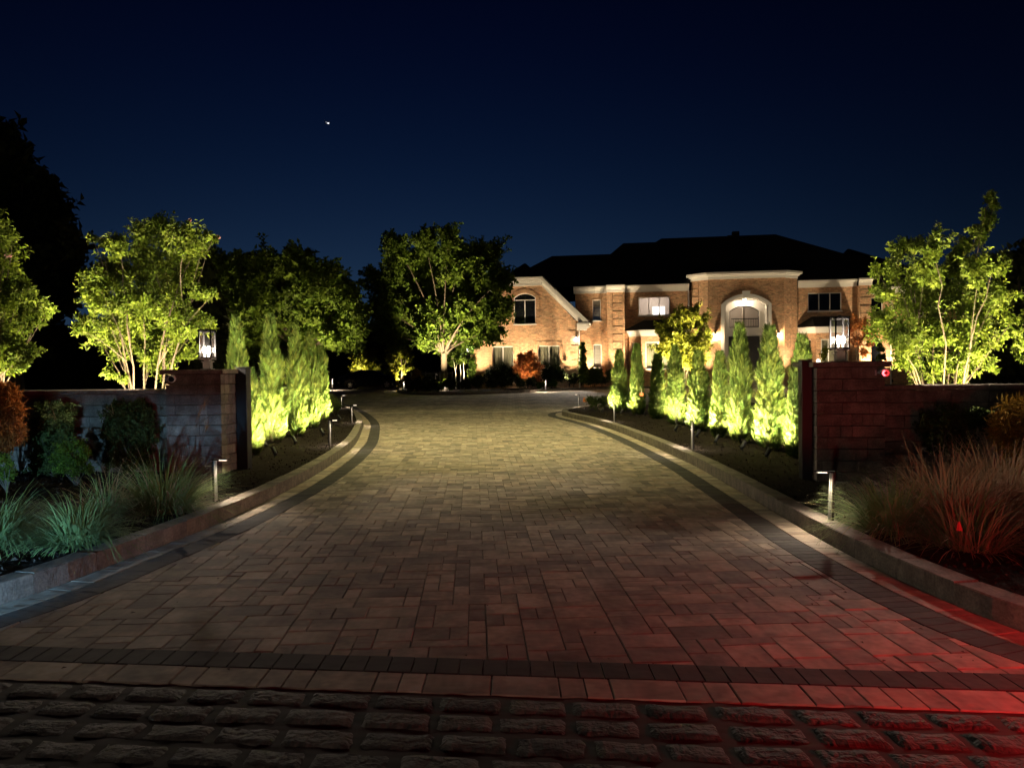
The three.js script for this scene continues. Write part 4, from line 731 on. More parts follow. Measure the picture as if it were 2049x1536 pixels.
// --- plants of the far bed below the facade
const fb = (px, d) => { const p = atDepth(px, 770, d); return V(p.x, 0.13, p.z); };
{
  const px0 = [900, 932, 957, 984, 1012, 1040, 1064, 1148, 1166, 1186, 1204, 1222];
  seed(211); const proto = shrub({ seed: 212, name: 'round_shrub', label: 'first dark clipped round shrub along the far kerb, below the shade tree', base: fb(px0[0], 44.8), blobs: [[px0[0], 766, 10], [px0[0] + 5, 769, 7], [px0[0] - 5, 769, 7]], twigs: 90, leaf: L.mid, leafScale: 0.7, ref: 0.3, mat: F.dark, group: 'round shrubs along the far kerb' });
  const nth = ['second', 'third', 'fourth', 'fifth', 'sixth', 'seventh', 'eighth', 'ninth', 'tenth', 'eleventh', 'twelfth'];
  px0.slice(1).forEach((px, i) => { const c = proto.clone(), kz = [44, 44.2, 44.8, 45.6, 46.6, 47.5, 50.4, 51.2, 51.8, 52.2, 52.6][i]; const p = fb(px, kz); c.name = numbered('round_shrub'); c.position.copy(p); c.rotation.y = i * 1.3; const s = rr(0.85, 1.15); c.scale.set(s, s * 1.05, s); c.userData = { ...proto.userData, label: nth[i] + ' round clipped shrub from the left along the far kerb' }; scene.add(c); });
}
shrub({ seed: 221, name: 'round_shrub', label: 'dark hedge-like shrub right of the small vase-shaped tree', base: fb(848, 47), blobs: [[835, 770, 12], [855, 769, 13], [872, 771, 11], [822, 772, 9]], twigs: 60, ref: 0.35, leaf: L.mid, mat: F.dark });
shrub({ seed: 222, name: 'conical_shrub', label: 'small orange-green conical shrub before the fence', base: fb(834, 50), blobs: [[834, 752, 9], [830, 760, 9], [840, 762, 9], [834, 744, 5]], twigs: 60, ref: 0.3, leaf: L.mid, leafScale: 0.8, mat: F.gold });
shrub({ seed: 223, name: 'conical_shrub', label: 'small green conical shrub between car and vase-shaped tree', base: fb(773, 61), blobs: [[773, 752, 10], [773, 744, 6]], twigs: 60, ref: 0.4, leaf: L.mid, mat: F.shade });
shrub({ seed: 224, label: 'dark rounded shrub below the left ground-floor window', base: fb(1005, 49), blobs: [[985, 752, 14], [1005, 748, 16], [1025, 752, 15], [1000, 762, 16]], twigs: 60, ref: 0.45, leaf: L.mid, mat: F.dark });
shrub({ seed: 225, label: 'dark brownish shrub below the right ground-floor window', base: fb(1103, 49.5), blobs: [[1095, 742, 14], [1112, 745, 15], [1125, 752, 12], [1100, 757, 15]], twigs: 50, ref: 0.45, leaf: L.mid, mat: F.dark });
shrub({ seed: 226, name: 'japanese_maple', label: 'orange-red Japanese maple glowing between the two ground-floor windows', base: fb(1056, 48.5), blobs: [[1045, 720, 12], [1060, 722, 14], [1040, 738, 13], [1058, 742, 15], [1072, 735, 13], [1048, 755, 10], [1068, 752, 13], [1062, 710, 8]], twigs: 70, ref: 0.4, leaf: L.mid, leafScale: 0.9, mat: F.redLeaf, droop: -0.3, scatter: 0.05 });
{ const p = fb(1050, 48.5); uplight('spotlight below the orange-red maple', V(p.x, 0.15, p.z + 0.9), V(p.x + 0.3, 2.2, p.z), 40, 0.8); }
shrub({ seed: 227, name: 'narrow_shrub', label: 'narrow uplit shrub at the right corner of the garage wing', base: fb(1167, 49.6), blobs: [[1166, 688, 4], [1165, 695, 5], [1167, 703, 6], [1165, 712, 6], [1168, 720, 7], [1165, 728, 8], [1169, 736, 8], [1166, 744, 9], [1169, 752, 9], [1167, 760, 8]], twigs: 50, ref: 0.22, leaf: L.mid, leafScale: 0.7, mat: F.shade });
shrub({ seed: 228, name: 'clipped_shrub', label: 'cylindrical clipped shrub below the narrow ground-floor window', base: fb(1190, 50.6), blobs: [[1185, 745, 9], [1197, 745, 9], [1190, 755, 11], [1185, 760, 9], [1197, 760, 9]], twigs: 80, ref: 0.3, leaf: L.mid, leafScale: 0.7, mat: F.box });
shrub({ seed: 229, name: 'clipped_shrub', label: 'dark clipped shrub left of the lit quoin column', base: fb(1222, 50.8), blobs: [[1220, 748, 8], [1226, 757, 9]], twigs: 80, ref: 0.3, leaf: L.mid, leafScale: 0.7, mat: F.box });
shrub({ seed: 230, name: 'climbing_vine', label: 'green vine at the left corner of the garage wing', base: fb(944, 51.4), blobs: [[943, 722, 7], [945, 735, 8], [942, 748, 8], [944, 758, 7]], twigs: 60, ref: 0.25, leaf: L.mid, leafScale: 0.8, mat: F.shade });
shrub({ seed: 231, label: 'small bright shrub left of the path light below the maple', base: fb(1083, 48.6), blobs: [[1078, 771, 6], [1086, 769, 6]], twigs: 60, ref: 0.22, leaf: L.mid, leafScale: 0.7, mat: F.shade });
shrub({ seed: 232, label: 'small bright shrub right of the path light below the maple', base: fb(1104, 48.9), blobs: [[1102, 769, 6], [1109, 767, 6]], twigs: 60, ref: 0.22, leaf: L.mid, leafScale: 0.7, mat: F.shade });
shrub({ seed: 233, label: 'small bright shrub at the foot of the shade tree', base: fb(893, 45.8), blobs: [[883, 771, 6], [903, 771, 7], [893, 764, 6]], twigs: 60, ref: 0.22, leaf: L.mid, leafScale: 0.7, mat: F.shade });
shrub({ seed: 234, name: 'narrow_shrub', label: 'dark columnar shrub right of the right quoin column', base: fb(1765, 46), blobs: [[1763, 700, 7], [1764, 715, 8], [1763, 730, 8], [1764, 742, 9], [1762, 690, 4]], twigs: 70, ref: 0.28, leaf: L.mid, leafScale: 0.7, mat: F.shade });

// ---------------------------------------------------------------- the house: u along the facade, v up, w towards the drive
const HOUSE_AT = V(15.5, 0, -51.5), HYAW = -9 * Math.PI / 180;
const house = thing('brick_house', 'large two-storey brick mansion with dark hipped roofs and an arched white entrance', 'house', HOUSE_AT.toArray(), HYAW);
const HW = (u, v, w) => V(u, v, w).applyAxisAngle(V(0, 1, 0), HYAW).add(HOUSE_AT);
const V0 = 0.1;
const arcPts = (u0, u1, spring, top, n = 14) => Array.from({ length: n + 1 }, (_, i) => { const a = Math.PI * (1 - i / n), c = (u0 + u1) / 2, r = (u1 - u0) / 2, h = top - spring, R = (r * r + h * h) / (2 * h), half = Math.asin(Math.min(1, r / R)), t = -half + 2 * half * i / n; return [c + R * Math.sin(t), top - R + R * Math.cos(t)]; });
const rectHole = (u0, u1, v0, v1) => [[u0, v0], [u1, v0], [u1, v1], [u0, v1]];
const archHole = (u0, u1, v0, spring, top) => [[u0, v0], [u1, v0], ...arcPts(u0, u1, spring, top).reverse()];
const pathOf = (P, K = THREE.Path) => { const s = new K(); P.forEach(([x, y], i) => (i ? s.lineTo(x, y) : s.moveTo(x, y))); s.closePath(); return s; };
function panel(outline, holes, w, th) { const s = pathOf(outline, THREE.Shape); s.holes = holes.map((h) => pathOf(h)); const g = new THREE.ExtrudeGeometry(s, { depth: th, bevelEnabled: false }); g.translate(0, 0, w - th); return planarUV(clean(g)); }
const planPrism = (P, v0, v1) => { const s = pathOf(P.map(([u, w]) => [u, -w]), THREE.Shape), g = new THREE.ExtrudeGeometry(s, { depth: v1 - v0, bevelEnabled: false }); g.rotateX(-Math.PI / 2); g.translate(0, v0, 0); return planarUV(clean(g)); };
const wall = (outline, holes, w, th = 0.3) => part(house, 'wall', panel(outline, holes, w, th), M.brick);
function bandOf(inner, outer, w, th) { const s = pathOf(outer, THREE.Shape); s.holes = [pathOf(inner)]; const g = new THREE.ExtrudeGeometry(s, { depth: th, bevelEnabled: false }); g.translate(0, 0, w - th); return planarUV(clean(g)); }

function windowPart(u0, u1, v0, v1, w, o = {}) { // recessed 0.1 m behind the wall face at w
  const f = 0.055, z0 = w - 0.17, z1 = w - 0.09, g = [], n = o.n ?? 2, panes = [], topV = o.arch ?? v1;
  if (o.arch) g.push(bandOf(archHole(u0 + f, u1 - f, v0 + f, v1, o.arch - f), archHole(u0 + 0.003, u1 - 0.003, v0 + 0.003, v1, o.arch - 0.003), z1, z1 - z0)); else g.push(bandOf(rectHole(u0 + f, u1 - f, v0 + f, v1 - f), rectHole(u0 + 0.003, u1 - 0.003, v0 + 0.003, v1 - 0.003), z1, z1 - z0));
  const rows = o.transom ? [[v0 + f, o.transom - f / 2], [o.transom + f / 2, topV - f]] : [[v0 + f, topV - f]];
  if (o.transom) g.push(box(u0 + f, u1 - f, o.transom - f / 2, o.transom + f / 2, z0 + 0.005, z1 - 0.004));
  const inner = rows[0], wide = (u1 - u0 - 2 * f - (n - 1) * f * 1.1) / n;
  for (let i = 1; i < n; i++) g.push(box(u0 + f + i * wide + (i - 1) * f * 1.1, u0 + f + i * (wide + f * 1.1), inner[0], inner[1], z0 + 0.006, z1 - 0.005));
  g.push(box(u0 - 0.05, u1 + 0.05, v0 - 0.07, v0 + 0.0, w - 0.1, w + 0.05));
  const win = part(house, 'window', g, o.frame ?? M.white);
  const back = o.back ?? M.darkGlass;
  for (let i = 0; i < n; i++) { const a = u0 + f + i * (wide + f * 1.1); panes.push([a, a + wide, ...rows[0]]); }
  const pm = o.pane ?? M.darkGlass;
  for (const [a, b, c, d] of panes) part(win, 'pane', box(a + 0.002, b - 0.002, c + 0.002, d - 0.002, z0 + 0.03, z0 + 0.036), pm);
  if (o.transom) part(win, 'pane', o.arch ? panel(archHole(u0 + f + 0.002, u1 - f - 0.002, rows[1][0], v1, o.arch - f - 0.002), [], z0 + 0.036, 0.006) : box(u0 + f, u1 - f, rows[1][0], rows[1][1], z0 + 0.03, z0 + 0.036), pm);
  if (o.curtain) for (const s of [0, 1]) { // two hanging curtains with folds
    const a = s ? u1 - f - (u1 - u0) * 0.46 : u0 + f, wd = (u1 - u0) * 0.46 - f * 0.2, P = [], I = [], N = 28; for (let i = 0; i <= N; i++) for (const y of [inner[0], inner[1]]) P.push(a + wd * i / N, y, z0 - 0.05 + Math.sin(i * 1.5) * 0.022 + Math.sin(i * 0.63) * 0.012);
    for (let i = 0; i < N; i++) { const k = i * 2; I.push(k, k + 2, k + 3, k, k + 3, k + 1); } const cg = new THREE.BufferGeometry(); cg.setIndex(I); cg.setAttribute('position', new THREE.Float32BufferAttribute(P, 3)); cg.computeVertexNormals(); part(win, 'curtain', clean(cg), M.curtain);
  }
  if (o.blind) { const sl = []; for (let y = inner[0] + 0.03; y < inner[1] - 0.03; y += 0.1) sl.push(box(u0 + f + 0.01, u1 - f - 0.01, y, y + 0.085, z0 - 0.03, z0 - 0.018)); part(win, 'blind', sl, M.blind); }
  return win;
}
const clearDark = phy({ color: C(1, 1, 1), transmission: 1, thickness: 0, roughness: 0.03, ior: 1.45 });

// --- main walls
const EAVE = 6.55, HOLEB = [-6.9, -4.78, 4.93, 6.2], HOLED = [4.15, 6.27, 4.98, 6.18];
wall(rectHole(-11.2, -9.0, V0, EAVE), [rectHole(-10.03, -9.44, 4.66, 6.1), rectHole(-10.0, -9.42, 1.43, 3.02)], 0);
wall(rectHole(-7.82, -3.36, V0, EAVE), [rectHole(...HOLEB)], 0);
wall(rectHole(3.36, 7.22, V0, EAVE), [rectHole(...HOLED)], 0);
part(house, 'wall', box(-11.2, -10.9, V0, EAVE, -11, -0.31), M.brick); part(house, 'wall', box(13.4, 13.7, V0, 6.1, -11, -0.9), M.brick);
wall(rectHole(7.98, 13.7, V0, 6.1), [rectHole(8.14, 9.0, 4.57, 5.83), rectHole(8.2, 8.9, 1.2, 3.1), rectHole(10.6, 12.4, 4.5, 5.8), rectHole(10.6, 12.4, 1.2, 3.1)], -0.6);
windowPart(-10.03, -9.44, 4.66, 6.1, 0, { n: 1, pane: clearDark, blind: true }); windowPart(-10.0, -9.42, 1.43, 3.02, 0, { n: 1, pane: clearDark, blind: true });
windowPart(...HOLED, 0, { n: 3 }); windowPart(8.14, 9.0, 4.57, 5.83, -0.6, { n: 1 }); windowPart(8.2, 8.9, 1.2, 3.1, -0.6, { n: 1 }); windowPart(10.6, 12.4, 4.5, 5.8, -0.6, { n: 2 }); windowPart(10.6, 12.4, 1.2, 3.1, -0.6, { n: 2 });
{ // the lit upstairs room
  const win = windowPart(...HOLEB, 0, { n: 3, pane: clearDark }), [a, b, c, d] = HOLEB, room = std({ color: C(0.5, 0.45, 0.41), roughness: 1 });
  part(house, 'room', [box(a - 0.6, b + 0.6, c - 0.6, c - 0.55, -3.2, -0.32), box(a - 0.6, b + 0.6, d + 0.4, d + 0.45, -3.2, -0.32), box(a - 0.65, a - 0.6, c - 0.55, d + 0.4, -3.2, -0.32), box(b + 0.6, b + 0.65, c - 0.55, d + 0.4, -3.2, -0.32), box(a - 0.6, b + 0.6, c - 0.55, d + 0.4, -3.25, -3.2)], room);
  part(house, 'room_lamp', box(-5.85, -5.0, 4.3, 5.75, -3.18, -3.15), glowMat(1, 0.97, 0.92, 2));
  point(house, V(-5.9, 6.3, -1.8), C(1, 0.86, 0.72), 9, 8);
}
// --- quoin columns: stacked brick blocks with deep joints
const quoin = (u0, u1, w0, w1, v0, v1, step = 0.5) => { part(house, 'quoin_core', box(u0 + 0.035, u1 - 0.035, v0, v1, w0, w1 - 0.035), std({ color: C(0.16, 0.12, 0.09), roughness: 1 })); for (let v = v0; v < v1 - 0.05; v += step) part(house, 'quoin_block', box(u0, u1, v, Math.min(v1, v + step - 0.075), w0, w1), M.brick); };
part(house, 'wall', box(-9.0, -8.62, V0, EAVE, -0.3, 0.42), M.brick); quoin(-8.615, -7.98, -0.3, 0.46, V0, EAVE, 0.52); part(house, 'wall', box(-7.975, -7.825, V0, EAVE, -0.3, 0.42), M.brick);
quoin(7.3, 7.97, -0.3, 0.46, V0, EAVE, 0.52); part(house, 'wall', box(7.225, 7.295, V0, EAVE, -0.3, 0.42), M.brick);
// --- cornices
const cornice = (u0, u1, v, w, returns = 0) => [box(u0, u1, v - 0.02, v + 0.2, w, w + 0.06), box(u0 - 0.02 * 0, u1, v + 0.2, v + 0.32, w, w + 0.16), box(u0, u1, v + 0.32, v + 0.44, w, w + 0.3)];
part(house, 'cornice', cornice(-11.3, -9.04, EAVE, 0.003), M.white); part(house, 'cornice', cornice(-9.04, -7.78, EAVE + 0.01, 0.463), M.white); part(house, 'cornice', cornice(-7.777, -3.5, EAVE, 0.003), M.white);
part(house, 'cornice', cornice(3.5, 7.19, EAVE, 0.003), M.white); part(house, 'cornice', cornice(7.193, 8.02, EAVE + 0.01, 0.463), M.white); part(house, 'cornice', cornice(8.03, 14, 6.05, -0.597), M.white);
// soldier courses under the cornices
// --- bays with low roofs left and right of the entrance
for (const [a, b, left] of [[-7.75, -3.5, true], [3.45, 7.0, false]]) {
  const c = 0.95, P = [[a + 0.1, 0.003], [a + 1.0, c], [b - 1.0, c], [b - 0.1, 0.003]], top = 3.5, grow = (e) => [[a + 0.1 - e, 0.004], [a + 1.0 - e * 0.5, c + e], [b - 1.0 + e * 0.5, c + e], [b - 0.1 + e, 0.004]];
  const uA = a + 1.0, uB = b - 1.0;
  part(house, 'bay_wall', [panel(rectHole(uA, uB, V0, top), [rectHole(uA + 0.3, uB - 0.3, 1.3, 3.1)], c, 0.2)], M.brick);
  for (const s of [0, 1]) { // the slanted sides with a narrow window each
    const len = Math.hypot(0.9, c), g = panel(rectHole(0.02, len, V0, top), [rectHole(0.42, len - 0.4, 1.3, 3.1)], 0, 0.2), an = Math.atan2(c, 0.9); const m = part(house, 'bay_wall', g, M.brick); if (!s) { m.position.set(a + 0.1, 0, 0.003); m.rotation.y = -an; } else { m.position.set(b - 0.1, 0, 0.003); m.scale.x = 1; m.rotation.y = an; m.position.x -= Math.cos(an) * len; m.position.z += Math.sin(an) * len; }
    const fr = part(m, 'window', bandOf(rectHole(0.47, len - 0.45, 1.36, 3.04), rectHole(0.425, len - 0.405, 1.305, 3.095), -0.08, 0.07), M.white); part(fr, 'pane', box(0.475, len - 0.455, 1.37, 3.03, -0.13, -0.124), M.darkGlass);
  }
  windowPart(uA + 0.3, uB - 0.3, 1.3, 3.1, c, { n: 2, pane: clearDark, curtain: true });
  part(house, 'bay_backing', box(a + 0.6, b - 0.6, V0, top, 0.02, 0.06), M.door);
  part(house, 'bay_cornice', [planPrism(grow(0.05), top, top + 0.2), planPrism(grow(0.15), top + 0.2, top + 0.3), planPrism(grow(0.26), top + 0.3, top + 0.4)], M.white);
  const G = grow(0.3), y = top + 0.4, rw = (b - a) * 0.12, mid = (a + b) / 2, R = [[mid - rw - 0.4, y + 0.72, 0.004], [mid + rw + 0.4, y + 0.72, 0.004]], g3 = G.map(([u, w]) => [u, y + 0.002, w]), tr = [];
  tr.push(...g3[0], ...g3[1], ...R[0], ...g3[1], ...g3[2], ...R[1], ...g3[1], ...R[1], ...R[0], ...g3[2], ...g3[3], ...R[1]); part(house, 'bay_roof', fromTris(tr), M.roof);
}
// --- entrance pavilion
{
  const W = 1.3, P = (e) => [[-3.36 - e, 0.001], [-3.36 - e, 0.45 + e * 0.6], [-2.35 - e * 0.5, W + e], [2.42 + e * 0.5, W + e], [3.36 + e, 0.45 + e * 0.6], [3.36 + e, 0.001]], top = 7.1;
  const arch = archHole(-1.36, 1.42, V0, 5.4, 5.92);
  part(house, 'wall', panel(rectHole(-2.35, 2.42, V0, top), [arch], W, 0.3), M.brick);
  for (const s of [0, 1]) { const len = Math.hypot(0.98, 0.85), an = Math.atan2(0.85, 0.98); const m = part(house, 'wall', panel(rectHole(0.0, len, V0, top), [], 0, 0.25), M.brick); if (!s) { m.position.set(-3.36, 0, 0.45); m.rotation.y = -an; } else { m.position.set(2.42, 0, W); m.rotation.y = an; } }
  part(house, 'wall', [box(-3.36, -3.1, V0, top, -0.5, 0.44), box(3.1, 3.36, V0, top, -0.5, 0.44), box(-3.09, 3.09, EAVE, top, -0.5, -0.25)], M.brick);
  for (const s of [-1, 1]) for (let v = V0 + 0.3; v < top - 0.3; v += 0.52) { const u = s < 0 ? -3.0 : 3.02; const q = part(house, 'quoin_block', box(-0.26, 0.26, v, v + 0.44, -0.03, 0.045), M.brick); const an = Math.atan2(0.85, 0.98); q.position.set(s < 0 ? -3.36 + 0.3 * Math.cos(an) : 3.36 - 0.3 * Math.cos(an), 0, 0.45 + 0.3 * Math.sin(an)); q.rotation.y = s < 0 ? -an : an; }
  part(house, 'cornice', [planPrism(P(0.06), top, top + 0.2), planPrism(P(0.18), top + 0.2, top + 0.3), planPrism(P(0.34), top + 0.3, top + 0.44)], M.white);
  const g3 = P(0.36).map(([u, w]) => [u, top + 0.445, w]), a = [0, top + 1.5, -2.5], tr = []; for (let i = 0; i < 5; i++) tr.push(...g3[i], ...g3[i + 1], ...a); part(house, 'roof', fromTris(tr), M.roof);
  // white surround with keystone
  part(house, 'arch_trim', bandOf(archHole(-1.36, 1.42, V0 - 0.05, 5.4, 5.92), archHole(-1.56, 1.62, V0 - 0.06, 5.45, 6.12), W + 0.07, 0.09), M.white);
  part(house, 'arch_trim', bandOf(archHole(-1.26, 1.32, V0 - 0.05, 5.36, 5.82), archHole(-1.355, 1.415, V0 - 0.06, 5.4, 5.915), W - 0.02, 0.3), M.white);
  part(house, 'keystone', panel([[-0.16, 5.86], [0.22, 5.86], [0.28, 6.3], [-0.22, 6.3]], [], W + 0.13, 0.1), M.white);
  part(house, 'entry_side', [box(-1.36, -1.3, V0, 5.75, 0.3, 0.99), box(1.36, 1.42, V0, 5.75, 0.3, 0.99)], M.white);
  const ceil = arcPts(-1.36, 1.42, 5.4, 5.92, 10), cs = []; for (let i = 0; i < 10; i++) { const [x0, y0] = ceil[i], [x1, y1] = ceil[i + 1]; cs.push(x0, y0, 0.3, x1, y1, 0.3, x1, y1, 0.99, x0, y0, 0.3, x1, y1, 0.99, x0, y0, 0.99); } part(house, 'entry_ceiling', fromTris(cs), M.white);
  const win = archHole(-0.92, 0.98, 3.95, 5.05, 5.42), doorH = rectHole(-0.98, 1.04, V0 - 0.02, 3.4);
  part(house, 'entry_panel', panel([[-1.3, V0], [-0.98, V0], [-0.98, 3.4], [1.04, 3.4], [1.04, V0], [1.36, V0], [1.36, 5.75], [-1.3, 5.75]], [win], 0.36, 0.16), M.white);
  part(house, 'entry_moulding', [box(-1.3, 1.36, 3.5, 3.62, 0.363, 0.44), box(-1.3, 1.36, 3.74, 3.8, 0.363, 0.42), bandOf(win, archHole(-1.0, 1.06, 3.87, 5.08, 5.5), 0.42, 0.055)], M.white);
  part(part(house, 'entry_window', bandOf(archHole(-0.87, 0.93, 4.0, 5.03, 5.37), archHole(-0.918, 0.978, 3.952, 5.052, 5.418), 0.32, 0.06), M.blackMetal), 'pane', panel(archHole(-0.868, 0.928, 4.002, 5.03, 5.368), [], 0.3, 0.006), clearDark);
  const hallM = std({ color: C(0.42, 0.38, 0.33), roughness: 1 });
  part(house, 'hall', [box(-2.2, 2.2, 3.55, 3.6, -3.6, 0.18), box(-2.2, 2.2, 6.3, 6.35, -3.6, 0.18), box(-2.25, -2.2, 3.6, 6.3, -3.6, 0.18), box(2.2, 2.25, 3.6, 6.3, -3.6, 0.18), box(-2.2, 2.2, 3.6, 6.3, -3.65, -3.6), box(0.25, 0.4, 3.6, 6.3, -2.2, -1.9)], hallM);
  const rail = [box(-0.6, 2.1, 4.62, 4.68, -1.42, -1.36), box(-0.6, 2.1, 4.1, 4.14, -1.41, -1.37)]; for (let u = -0.55; u < 2.1; u += 0.11) rail.push(box(u, u + 0.025, 4.14, 4.62, -1.4, -1.375)); part(house, 'balcony_rail', rail, M.blackMetal);
  point(house, V(-0.3, 6.0, -1.9), C(1, 0.8, 0.6), 7, 6);
  // double door
  for (const s of [0, 1]) { const u0 = s ? 0.035 : -0.978, u1 = s ? 1.038 : 0.025, dr = part(house, 'door', box(u0, u1, V0 + 0.3, 3.398, 0.2, 0.26), M.door); for (const [a, b] of [[0.6, 1.4], [1.55, 2.4], [2.55, 3.2]]) part(dr, 'door_panel', box(u0 + 0.16, u1 - 0.16, a, b, 0.262, 0.28), M.door); part(dr, 'handle', cyl(0.018, 0.018, 0.5, 8).translate(s ? 0.12 : -0.06, 1.3, 0.31), M.steel); }
  part(house, 'doorstep', [box(-2.2, 2.2, V0 - 0.1, V0 + 0.15, 0.3, 2.6), box(-1.9, 1.9, V0 + 0.151, V0 + 0.3, 0.3, 2.2)], M.coping);
  const sl = thing('ceiling_light', 'small ceiling light glowing under the white entrance arch', 'ceiling light', HW(0.03, 5.78, 0.72).toArray(), HYAW); part(sl, 'housing', cyl(0.07, 0.07, 0.05, 12, 0.02), M.white); part(sl, 'bulb', new THREE.SphereGeometry(0.05, 10, 8), bulbGlow); point(sl, V(0, -0.08, 0), C(1, 0.8, 0.58), 6, 2);
}
function sconce(label, u, v, w) {
  const t = thing('wall_lantern', label, 'wall lantern', HW(u, v, w).toArray(), HYAW);
  part(t, 'bracket', [box(-0.05, 0.05, -0.1, 0.25, 0.0, 0.03), box(-0.012, 0.012, 0.18, 0.2, 0.03, 0.16)], M.bronze);
  part(t, 'roof_cap', cyl(0.12, 0.02, 0.14, 8, 0.1).translate(0, 0.02, 0.16), M.bronze); part(t, 'finial', cyl(0.015, 0.005, 0.12, 6, 0.26).translate(0, 0, 0.16), M.bronze);
  const cage = []; for (let k = 0; k < 8; k++) { const a = k / 8 * 6.283; cage.push(limb([V(Math.cos(a) * 0.11, 0.12, Math.sin(a) * 0.11 + 0.16), V(Math.cos(a) * 0.075, -0.2, Math.sin(a) * 0.075 + 0.16)], 0.006, 0.006, 4)); } part(t, 'cage', cage, M.bronze);
  part(t, 'bottom', cyl(0.03, 0.075, 0.06, 8, -0.26).translate(0, 0, 0.16), M.bronze);
  part(t, 'bulb', new THREE.SphereGeometry(0.09, 12, 10).scale(1, 1.5, 1).translate(0, -0.05, 0.16), bulbGlow); point(t, V(0, -0.05, 0.16), C(1, 0.68, 0.36), 13, 2);
}
sconce('lit wall lantern left of the entrance arch', -1.95, 3.42, 1.31); sconce('lit wall lantern right of the entrance arch', 2.03, 3.42, 1.31);

// --- garage wing with clipped gable
{
  const W = 2.5, a = -18.1, b = -10.85, m = (a + b) / 2, gable = [[a, V0], [b, V0], [b, 4.35], [-13.25, 6.98], [2 * m + 13.25, 6.98], [a, 4.35]];
  const winG = [[-16.62, -15.18, 1.27, 2.92], [-13.52, -12.07, 1.27, 2.92]];
  wall(gable, [archHole(-15.12, -13.64, 4.38, 6.12, 6.44), ...winG.map((q) => rectHole(...q))], W);
  part(house, 'wall', [box(b - 0.3, b, V0, 4.35, -0.4, W - 0.301), box(a, a + 0.3, V0, 4.35, -10, W - 0.301)], M.brick);
  windowPart(-15.12, -13.64, 4.38, 6.12, W, { n: 2, arch: 6.44, transom: 5.98 });
  for (const q of winG) windowPart(...q, W, { n: 2, pane: clearDark, curtain: true });
  part(house, 'wing_backing', box(a + 0.4, b - 0.4, V0, 4.2, W - 1.3, W - 1.2), M.door);
  part(house, 'arch_soldier', bandOf(archHole(-15.12, -13.64, 4.38, 6.12, 6.44), archHole(-15.36, -13.4, 4.37, 6.16, 6.7), W + 0.025, 0.04), M.brick);
  for (const [u0, u1] of winG) part(house, 'lintel', box(u0 - 0.12, u1 + 0.12, 2.93, 3.2, W, W + 0.03), M.brick);
  // bargeboards: flat top piece and the two rakes, in two steps each
  const flatL = 2 * m + 13.25, rake = (s) => { const X = (u) => (s > 0 ? u : 2 * m - u), q = (off, t) => [[X(-13.25 - 0.02), 6.97 + off], [X(-13.25 + t * 0.3), 6.97 + off + t], [X(-10.05), 4.02 + off * 0.9 + t * 0.4], [X(-10.35), 3.98 + off * 0.9]]; return q; };
  for (const s of [1, -1]) { const q = rake(s); part(house, 'rake_board', [panel(q(-0.05, 0.32), [], W + 0.08, 0.08), panel(q(0.2, 0.24), [], W + 0.22, 0.22), panel(q(0.34, 0.16), [], W + 0.34, 0.34)], M.white); }
  part(house, 'cornice', [box(flatL, -13.25, 6.9, 7.18, W + 0.001, W + 0.085), box(flatL - 0.05, -13.2, 7.18, 7.34, W, W + 0.225), box(flatL - 0.12, -13.13, 7.34, 7.46, W, W + 0.345)], M.white);
  for (const s of [1, -1]) { const X = (u0, u1) => (s > 0 ? [u0, u1] : [2 * m - u1, 2 * m - u0]); const [p0, p1] = X(-10.9, -10.3), [p2, p3] = X(-10.9, -10.15), [p4, p5] = X(-10.9, -10.0); part(house, 'eave_return', [box(p0, p1, 3.92, 4.1, W - 0.6, W + 0.09), box(p2, p3, 4.1, 4.24, W - 0.6, W + 0.23), box(p4, p5, 4.24, 4.36, W - 0.6, W + 0.36)], M.white); }
  // wing roof
  const e = 0.36, y = 4.36, R = 8.15, rw = W - 1.2, B = -9, lo = [[a - 0.8, y, W + e], [b + 0.85, y, W + e], [b + 0.85, y, B], [a - 0.8, y, B]], f0 = [flatL - 0.15, 7.47, W + e], f1 = [-13.1, 7.47, W + e], r0 = [m, R, rw], r1 = [m, R, B];
  part(house, 'roof', fromTris([...lo[1], ...lo[2], ...r1, ...lo[1], ...r1, ...r0, ...lo[1], ...r0, ...f1, ...lo[3], ...lo[0], ...f0, ...lo[3], ...f0, ...r0, ...lo[3], ...r0, ...r1, ...f0, ...f1, ...r0]), M.roof);
  quoin(b - 0.55, b + 0.004, W - 0.29, W + 0.03, V0, 3.9, 0.48); quoin(a - 0.004, a + 0.5, W - 0.29, W + 0.03, V0, 3.9, 0.48);
  part(house, 'downspout', limb([V(b + 0.08, 4.0, W + 0.06), V(b + 0.08, 2.0, W + 0.06), V(b + 0.08, V0, W + 0.06)], 0.04, 0.04, 8), M.white);
}
part(house, 'downspout', limb([V(-3.55, 6.6, 0.08), V(-3.55, 6.3, 0.08), V(-3.55, 3.0, 0.08), V(-3.55, V0, 0.08)], 0.045, 0.045, 8), M.white);
part(house, 'downspout', limb([V(9.45, 6.0, -0.5), V(9.45, 3, -0.5), V(9.45, V0, -0.5)], 0.05, 0.05, 8), M.white);
